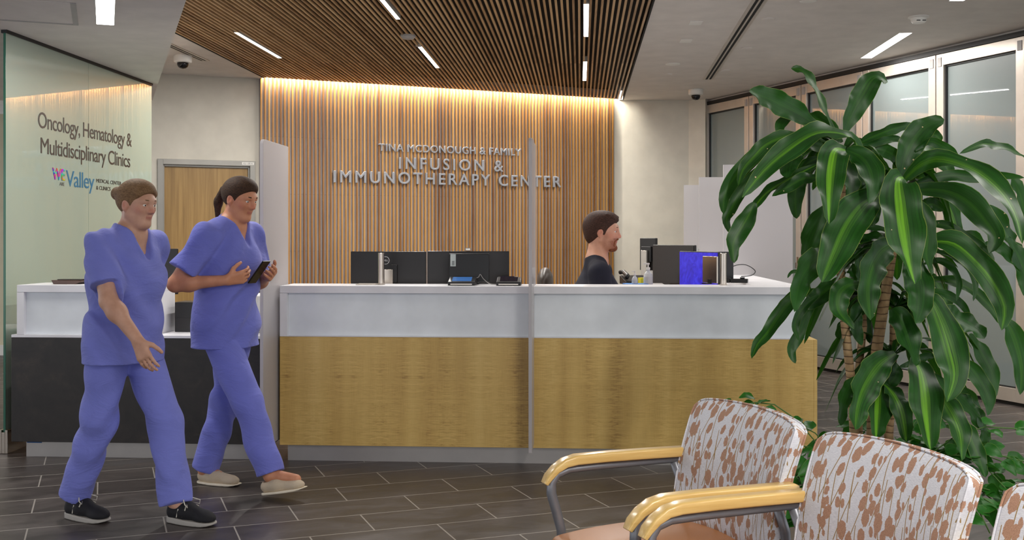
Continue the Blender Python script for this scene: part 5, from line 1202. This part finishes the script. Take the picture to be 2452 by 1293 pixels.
class Foliage:
    def __init__(s): s.v = []; s.f = []; s.ac = []; s.al = []; s.st = []
    def leaf(s, P, hw, twist=0.0, stripe=0.5, cup=0.25, wave=0.12, seed=0, nseg=18, prof=None, N0=None):
        P = [Vector(p) for p in P]; m = len(P) - 1; path = []
        for i in range(nseg + 1):
            t_ = i / nseg * m; k = min(int(t_), m - 1); f = t_ - k; p0 = P[max(k - 1, 0)]; p1 = P[k]; p2 = P[k + 1]; p3 = P[min(k + 2, m)]
            path.append(0.5 * ((2 * p1) + (-p0 + p2) * f + (2 * p0 - 5 * p1 + 4 * p2 - p3) * f * f + (-p0 + 3 * p1 - 3 * p2 + p3) * f ** 3))
        o = len(s.v); nc = 8; rs = random.Random(seed); ph = rs.random() * 6; fq = 2.2 + rs.random() * 1.6
        prevW = None
        for i, p in enumerate(path):
            t_ = i / nseg; T_ = (path[min(i + 1, nseg)] - path[max(i - 1, 0)]).normalized(); n0 = N0 or Vector((0.15, -1, 0.35))
            Wd = T_.cross(n0)
            if Wd.length < 0.15 and prevW is not None: Wd = prevW - T_ * prevW.dot(T_)
            Wd.normalize(); 
            if prevW is not None and Wd.dot(prevW) < 0: Wd = -Wd
            prevW = Wd.copy(); tw = twist if not callable(twist) else twist(t_)
            Wd = Matrix.Rotation(tw, 3, T_) @ Wd; Nn = Wd.cross(T_)
            if prof: w_ = np.interp(t_, [q[0] for q in prof], [q[1] for q in prof])
            else: w_ = min(1, 0.20 + 2.3 * t_) ** 0.9 * (1 - max(0, (t_ - 0.5) / 0.5) ** 2.1) ** 0.75
            for j in range(nc + 1):
                v = -1 + 2 * j / nc; ed = wave * hw * v * v * math.sin(2 * math.pi * fq * t_ + ph + (1.9 if v > 0 else 0)) * min(1, w_ * 1.4)
                s.v.append(tuple(p + Wd * v * hw * w_ + Nn * (cup * hw * w_ * (v * v - 0.3) + ed))); s.ac.append(v); s.al.append(t_); s.st.append(stripe)
        for i in range(nseg):
            for j in range(nc): a = o + i * (nc + 1) + j; s.f.append((a, a + 1, a + nc + 2, a + nc + 1))
    def build(s, name, m, parent, kind=None):
        mb = MB(); mb.v = s.v; mb.f = s.f; ob = mb.build(name, m, parent, smooth=True)
        for nm, d in (('across', s.ac), ('along', s.al), ('stripe', s.st)): a = ob.data.attributes.new(nm, 'FLOAT', 'POINT'); a.data.foreach_set('value', d)
        if kind: ob['kind'] = kind
        return ob
PD = 4.30
plant = thing('corn_plant', 'tall corn plant with broad striped drooping leaves behind the patterned armchairs', 'plant', (0, 0, 0))
plant.location = (1.43, 4.30, 0); PO = Vector((1.43, 4.30, 0))
def pp_(q, frm, dz):
    ox, oy = (1700, 100) if frm == 'a' else (1700, 600); return at(ox + q[0] / 2.1556, oy + q[1] / 2.1556, PD + dz) - PO
# frame, points (2.1556 x enlarged), full width, base depth, tip depth, twist, stripe
LV = [
 ('a', [(640,470),(600,370),(555,270),(515,190),(470,145),(418,138)], 72, 0.0, 0.05, 0.3, 0.5, 1),
 ('a', [(690,478),(735,370),(790,270),(850,185),(918,208)], 112, 0.0, 0.08, 0.0, 0.25, 1),
 ('a', [(560,440),(470,378),(360,320),(270,278),(203,258)], 118, 0.02, -0.10, 0.0, 0.15, 1),
 ('a', [(680,520),(600,430),(510,388),(430,388)], 92, 0.0, 0.1, 0.2, 0.3, 1),
 ('a', [(520,450),(440,388),(390,400),(362,440),(362,507)], 62, 0.05, -0.02, 0.2, 0.1, 1),
 ('a', [(800,600),(730,495),(620,463),(520,480),(400,560),(280,665),(165,805)], 125, -0.05, -0.35, 0.25, 0.75, 1),
 ('a', [(600,520),(480,480),(380,490),(290,530),(230,590),(170,660),(145,745)], 78, 0.0, -0.20, 0.3, 0.6, 1),
 ('a', [(430,520),(300,540),(200,620),(120,710),(75,800),(70,890)], 78, 0.0, -0.1, 0.3, 0.3, 1),
 ('a', [(380,570),(230,680),(155,780),(118,850),(85,920),(106,990)], 60, 0.05, 0.0, 0.3, 0.4, 1),
 ('a', [(560,630),(440,690),(340,745),(270,800),(205,888)], 66, 0.0, -0.15, 0.5, 0.8, 1),
 ('a', [(230,830),(205,888),(165,960),(120,1045),(125,1143)], 92, -0.14, -0.2, 0.1, 0.5, 1),
 ('a', [(640,690),(555,700),(480,708),(400,752),(320,798)], 68, -0.05, -0.1, 0.5, 0.3, 1),
 ('a', [(600,560),(500,520),(430,560),(400,640),(397,702)], 118, -0.05, -0.2, 0.1, 0.1, 1),
 ('a', [(560,600),(490,640),(452,730),(440,830),(448,914)], 88, 0.05, 0.08, 0.0, 0.5, 1),
 ('a', [(700,560),(650,560),(628,640),(618,760),(615,942)], 140, -0.15, -0.40, 0.0, 1.0, 1),
 ('a', [(700,560),(770,590),(815,640),(838,720),(818,835)], 128, -0.1, -0.3, 0.1, 0.2, 1),
 ('a', [(690,580),(715,650),(730,730),(712,812)], 96, -0.05, -0.15, 0.0, 0.2, 1),
 ('a', [(740,640),(770,710),(785,780),(770,850)], 90, 0.0, 0.0, 0.0, 0.4, 1),
 ('a', [(800,600),(860,556),(940,580),(1000,640),(1045,705)], 74, 0.05, 0.1, 0.2, 0.2, 1),
 ('a', [(700,570),(790,515),(890,470),(980,440),(1065,428)], 62, 0.0, 0.15, 0.5, 0.3, 1),
 ('a', [(720,580),(790,545),(880,515),(960,500),(1025,522)], 40, 0.0, 0.1, 0.5, 0.2, 1),
 ('a', [(985,715),(1010,600),(1055,505),(1120,432),(1210,402)], 128, 0.0, 0.05, 0.0, 0.2, 1),
 ('a', [(1000,600),(1080,545),(1160,570),(1215,630),(1245,695)], 118, 0.1, 0.2, 0.0, 0.4, 1),
 ('a', [(1060,560),(1110,500),(1160,480),(1197,512)], 60, 0.08, 0.1, 0.2, 0.4, 1),
 ('a', [(1060,560),(1130,515),(1200,540),(1250,570),(1290,608)], 50, 0.0, 0.0, 0.4, 0.2, 1),
 ('a', [(1720,700),(1640,610),(1560,560),(1470,535),(1400,530),(1287,578)], 58, 0.1, 0.0, 0.4, 0.4, 1),
 ('a', [(1000,715),(1080,640),(1170,605),(1280,625),(1400,680),(1510,780),(1580,900),(1612,1045)], 125, -0.05, -0.6, 0.2, 0.7, 1),
 ('a', [(1010,760),(1120,715),(1250,690),(1370,700),(1500,690),(1625,702)], 58, 0.05, 0.0, 0.4, 0.2, 1),
 ('a', [(1020,770),(1130,760),(1240,775),(1340,830),(1420,920),(1475,1010),(1440,1092)], 122, 0.0, -0.25, 0.1, 0.3, 1),
 ('a', [(1000,700),(975,720),(985,840),(1000,960),(1025,1110),(1058,1252)], 190, -0.20, -0.50, 0.0, 1.0, 1),
 ('a', [(1050,800),(1100,880),(1125,1000),(1120,1100),(1145,1205)], 96, -0.05, -0.2, 0.0, 0.3, 1),
 ('a', [(1060,700),(1150,730),(1225,840),(1268,960),(1258,1082)], 128, 0.1, 0.15, 0.0, 0.9, 1),
 ('a', [(1040,820),(1100,850),(1150,838),(1207,872)], 74, 0.0, 0.0, 0.3, 0.3, 1),
 ('a', [(900,790),(800,830),(710,940),(640,1090),(578,1242)], 178, -0.15, -0.45, 0.0, 0.55, 1),
 ('a', [(690,850),(600,885),(545,970),(508,1060),(490,1125)], 116, 0.05, 0.0, 0.0, 0.1, 1),
 ('a', [(660,1060),(590,1100),(520,1150),(465,1240),(435,1395)], 122, -0.15, -0.4, 0.0, 0.15, 1),
 ('a', [(960,1040),(900,1070),(845,1150),(815,1280),(828,1438)], 138, -0.15, -0.35, 0.0, 0.35, 1),
 ('a', [(930,985),(870,962),(810,965),(755,988)], 38, 0.0, 0.0, 0.4, 0.1, 1),
 ('a', [(930,1060),(880,1010),(820,1008),(745,1040)], 62, 0.0, 0.0, 0.3, 0.1, 1),
 ('a', [(820,820),(850,860),(845,910),(832,946)], 58, 0.05, 0.0, 0.0, 0.3, 1),
 ('a', [(760,1030),(765,1100),(770,1170),(765,1230)], 50, 0.0, 0.0, 0.0, 0.3, 1),
 ('a', [(1040,950),(1130,942),(1230,950),(1320,1000),(1420,1070),(1470,1130)], 46, 0.1, 0.0, 0.3, 0.3, 1),
 ('a', [(1070,1040),(1160,1028),(1260,1040),(1350,1110),(1450,1225),(1520,1365),(1505,1490)], 135, -0.05, -0.35, 0.15, 0.75, 1),
 ('a', [(1280,1000),(1350,1010),(1400,1080),(1430,1160)], 80, 0.1, 0.1, 0.0, 0.3, 1),
 ('a', [(1420,1040),(1490,1055),(1550,1110),(1612,1185)], 62, 0.0, 0.0, 0.2, 0.1, 1),
 ('a', [(1420,850),(1470,890),(1530,990),(1570,1050),(1616,1062)], 92, 0.0, 0.1, 0.2, 0.3, 1),
 ('a', [(1560,700),(1600,780),(1630,900),(1640,1000)], 110, 0.1, 0.0, 0.0, 0.2, 1),
 ('a', [(1540,1010),(1590,1100),(1625,1200),(1630,1320)], 90, 0.0, 0.0, 0.1, 0.2, 1),
 ('b', [(1490,330),(1550,400),(1595,520),(1612,640),(1600,745)], 98, 0.0, 0.0, 0.0, 0.4, 1),
 ('b', [(1100,70),(1180,50),(1250,90),(1285,170),(1272,262)], 38, 0.0, -0.1, 0.2, 0.1, 1),
 ('b', [(1140,0),(1240,20),(1320,80),(1370,170),(1358,262)], 38, 0.0, -0.1, 0.2, 0.2, 1),
 ('b', [(1090,140),(1180,150),(1280,165),(1370,215),(1450,295),(1500,385)], 58, 0.05, 0.0, 0.2, 0.5, 1),
 ('b', [(1090,250),(1140,260),(1190,360),(1240,520),(1262,650),(1222,782)], 158, -0.15, -0.45, 0.0, 0.7, 1),
 ('b', [(1010,20),(1050,90),(1080,190),(1078,290),(1060,377)], 135, -0.12, -0.3, 0.0, 0.1, 1),
 ('b', [(940,300),(975,340),(1010,420),(1040,510),(1062,597)], 128, -0.15, -0.3, 0.0, 0.2, 1),
 ('b', [(1120,310),(1210,325),(1290,360),(1370,405),(1417,455)], 120, 0.0, -0.1, 0.0, 0.1, 1),
 ('b', [(1060,200),(1160,210),(1250,240),(1310,290),(1345,352)], 44, 0.0, 0.0, 0.3, 0.2, 1),
 ('b', [(1340,430),(1370,480),(1420,560),(1460,650),(1470,762)], 82, 0.05, 0.0, 0.0, 0.2, 1),
 ('b', [(1280,560),(1340,600),(1400,680),(1440,770),(1432,852)], 80, 0.0, -0.05, 0.1, 0.2, 1),
 ('b', [(960,530),(880,580),(810,680),(765,800),(750,925)], 142, -0.1, -0.35, 0.0, 0.6, 1),
 ('b', [(900,620),(878,700),(868,820),(858,970)], 150, 0.0, -0.25, 0.0, 1.0, 1),
 ('b', [(900,690),(950,740),(990,830),(1015,990)], 112, -0.05, -0.25, 0.0, 0.9, 1),
 ('b', [(1050,560),(1090,620),(1110,730),(1120,860),(1138,1030)], 156, -0.15, -0.50, 0.0, 1.0, 1),
 ('b', [(1150,700),(1210,780),(1265,870),(1295,960),(1300,1085)], 112, -0.1, -0.3, 0.0, 0.7, 1),
 ('b', [(800,650),(730,700),(690,780),(675,905)], 82, 0.0, -0.1, 0.0, 0.1, 1),
 ('b', [(1260,740),(1310,780),(1370,850),(1420,935)], 100, 0.05, 0.0, 0.0, 0.1, 1),
 ('b', [(1380,860),(1410,930),(1425,990),(1410,1060)], 62, 0.0, 0.0, 0.0, 0.1, 1),
 ('b', [(1280,860),(1330,930),(1385,1060),(1422,1172)], 78, -0.05, -0.2, 0.0, 0.3, 1),
 ('b', [(720,160),(620,190),(550,250),(470,295)], 92, 0.0, -0.1, 0.2, 0.3, 1),
 ('b', [(560,230),(480,300),(440,380),(458,465)], 44, -0.1, -0.15, 0.1, 0.3, 1),
 ('b', [(560,240),(500,330),(455,440),(420,515),(442,583)], 56, -0.05, -0.1, 0.2, 0.2, 1),
 ('b', [(580,200),(470,225),(400,280),(350,345),(300,420),(245,485),(215,558)], 72, 0.0, -0.2, 0.3, 0.4, 1),
 ('b', [(520,190),(430,235),(370,300),(330,368)], 56, 0.05, 0.0, 0.1, 0.1, 1),
 ('b', [(780,170),(715,180),(670,225),(668,310),(745,405)], 100, -0.2, -0.3, 0.1, 0.4, 1),
 ('b', [(500,160),(460,112),(420,112),(400,142)], 18, -0.1, -0.1, 0.0, 0.1, 1),
 ('b', [(720,350),(680,385),(665,430),(690,462)], 46, 0.05, 0.05, 0.0, 0.2, 1),
 ('b', [(790,250),(755,310),(755,400),(785,490)], 66, 0.0, 0.0, 0.0, 0.1, 1),
 ('b', [(880,220),(830,260),(800,350),(826,480)], 76, 0.1, 0.1, 0.0, 0.1, 1),
 ('b', [(690,60),(735,100),(750,140),(742,165)], 66, 0.05, 0.0, 0.0, 0.2, 1),
 ('b', [(1130,120),(1180,180),(1215,250),(1225,320)], 90, 0.12, 0.15, 0.0, 0.7, 1),
 ('b', [(980,600),(1060,575),(1115,545),(1157,550)], 44, 0.0, 0.0, 0.3, 0.1, 1),
 ('b', [(940,560),(960,640),(900,700),(860,650)], 70, 0.05, 0.0, 0.2, 0.2, 1),
 ('b', [(1150,640),(1240,720),(1330,760),(1400,830)], 90, 0.1, 0.1, 0.0, 0.1, 1),
]
K = 2.1556
fo = {'a': Foliage(), 'b': Foliage(), 'c': Foliage()}
def pxw(w_, d): return w_ / K / F * d / 2
for i, (frm, pts, wpx, d0_, d1_, tw, st_, _) in enumerate(LV):
    nn = len(pts); P3 = [pp_(q, frm, d0_ + (d1_ - d0_) * (k / (nn - 1)) ** 1.2) for k, q in enumerate(pts)]
    g = 'a' if (frm == 'a' and pts[0][0] < 820) else ('b' if frm == 'a' or pts[0][0] > 1040 else 'c')
    fo[g].leaf(P3, pxw(wpx, PD) * 1.04, (lambda q, tw=tw, i=i: tw + 0.30 * math.sin(4.2 * q + i * 1.3)), st_, 0.22, 0.24, seed=i)
# leaves round the back of each crown, arching over and hanging
rg = random.Random(5)
CR = {'a': at(2018, 368, PD) - PO, 'b': at(2164, 440, PD) - PO, 'b2': at(2140, 600, PD) - PO, 'c': at(2138, 850, PD) - PO, 'c2': at(2060, 700, PD + .05) - PO, 'b3': at(2145, 735, PD) - PO}
for key, cpt in CR.items():
    for i in range(13):
        az = rg.uniform(0.0, math.pi) if i < 11 else rg.uniform(-0.3, 3.4); L = rg.uniform(0.20, 0.36); up = rg.uniform(0.02, 0.16); dr_ = rg.uniform(0.10, 0.34)
        c, s_ = math.cos(az), math.sin(az); P3 = [cpt + Vector((c * L * q, s_ * L * q, up * math.sin(q * 2.2) - dr_ * q * q)) for q in (0.02, 0.25, 0.5, 0.75, 1.0)]
        fo[key[0]].leaf(P3, rg.uniform(0.020, 0.036), rg.uniform(-0.4, 0.4), rg.uniform(0.1, 0.6), 0.25, 0.15, seed=200 + i, N0=Vector((c * .3, s_ * .3, 1)))
for g in 'abc': fo[g].build('leaf_crown', m_leaf, plant)
# canes
t = NT('cane_bark'); wv = t.new('ShaderNodeTexWave'); wv.wave_type = 'BANDS'; wv.bands_direction = 'Z'; wv.inputs['Scale'].default_value = 11; wv.inputs['Distortion'].default_value = 3; wv.inputs['Detail'].default_value = 3; t.L(t.coord(), wv.inputs['Vector'])
n_ = t.noise(t.coord('Object', (1, 1, .4)), 26, 4); t.p(Base_Color=t.mix(t.ramp(wv.outputs['Fac'], [(0.0, (0,) * 3 + (1,)), (0.12, (1,) * 3 + (1,))]), srgb(96, 70, 46), t.ramp(n_, [(0.3, srgb(140, 108, 74)), (0.7, srgb(192, 160, 118))])), Roughness=0.8)
t.bump(wv.outputs['Fac'], 0.6, 0.004); m_cane = t.m
def cane(pts, r0, r1, dz=0.0):
    P3 = [at(x, y, PD + dz) - PO for x, y in pts]; P3.append(Vector((P3[-1].x, P3[-1].y, 0.42))) if P3[-1].z > 0.42 else None
    n = len(P3); MB().tube(P3, [r0 + (r1 - r0) * i / (n - 1) for i in range(n)], 14).build('cane', m_cane, plant, smooth=True)
cane([(2020, 372), (2014, 500), (2012, 640), (2024, 785), (2040, 930), (2046, 1040)], 0.014, 0.020, 0.02)
cane([(2062, 690), (2068, 780), (2060, 850), (2052, 930), (2056, 1040)], 0.013, 0.018, 0.10)
cane([(2164, 445), (2146, 540), (2132, 628), (2118, 716), (2100, 832), (2092, 930), (2090, 1040)], 0.017, 0.026, 0.0)
cane([(2140, 740), (2138, 860), (2134, 940), (2128, 1040)], 0.014, 0.020, 0.08)
box_ = MB().lathe([(0.20, 0.0), (0.215, 0.02), (0.27, 0.40), (0.28, 0.42), (0.262, 0.42), (0.255, 0.39), (0.001, 0.385)], n=40).build('pot', plain('charcoal_planter', (58, 56, 54), 0.5), plant)
MB().lathe([(0.254, 0.386), (0.254, 0.400), (0.001, 0.408)], n=30).build('soil', plain('potting_soil', (52, 40, 30), 0.9, bump=1, bs=80), plant)
# pothos round the foot of the canes
def heart(fol, base, d, nrm, L, seed):
    d = d.normalized(); P3 = [base, base + d * L * 0.35 + nrm * L * 0.06, base + d * L * 0.7 + nrm * L * 0.03, base + d * L - nrm * L * 0.12]
    fol.leaf(P3, L * 0.36, 0.0, 0.1, 0.25, 0.08, seed=seed, nseg=9, prof=[(0, .25), (.06, .72), (.18, .98), (.35, 1), (.6, .75), (.85, .28), (1, .02)], N0=nrm)
pot = thing('pothos', 'leafy pothos trailing round the foot of the corn plant behind the armchairs', 'plant', PO)
vf = Foliage(); vm = MB(); rg = random.Random(11)
for k in range(46):
    az = rg.uniform(-math.pi, math.pi); reach = rg.uniform(0.22, 0.50); rise = rg.uniform(0.02, 0.24); drop = rg.uniform(0.0, 0.30)
    if k < 6: az = [-2.9, -2.6, -0.2, -0.45, 0.0, 3.0][k]; reach = [0.70, .62, .62, .52, .60, .5][k]; rise = [0.02, .02, .24, .05, .16, .3][k]; drop = [.12, .25, .05, .25, .2, 0][k]
    c, s_ = math.cos(az), math.sin(az); s_ *= 0.8; base = Vector((c * 0.12, s_ * 0.12, 0.40)); pts = []
    for j in range(7):
        q = j / 6; pts.append(base + Vector((c * reach * q + rg.uniform(-.012, .012), s_ * reach * q, rise * math.sin(min(1, q * 1.3) * 2.0) - drop * q * q)))
    vm.tube(pts, 0.0026, 5)
    for j in range(2, 7):
        for _ in range(2):
            n = Vector((rg.uniform(-.5, .5), rg.uniform(-0.9, 0.0), rg.uniform(.3, 1))).normalized(); dd = Vector((c + rg.uniform(-.9, .9), s_ + rg.uniform(-.9, .6), rg.uniform(-.8, .35))); heart(vf, pts[j] + Vector((rg.uniform(-.02, .02), rg.uniform(-.03, .02), rg.uniform(-.02, .02))), dd, n, rg.uniform(.055, .095), rg.randint(0, 999))
vf.build('foliage', m_poth, pot); vm.build('vines', plain('vine_green', (72, 110, 40), 0.6), pot, smooth=True)
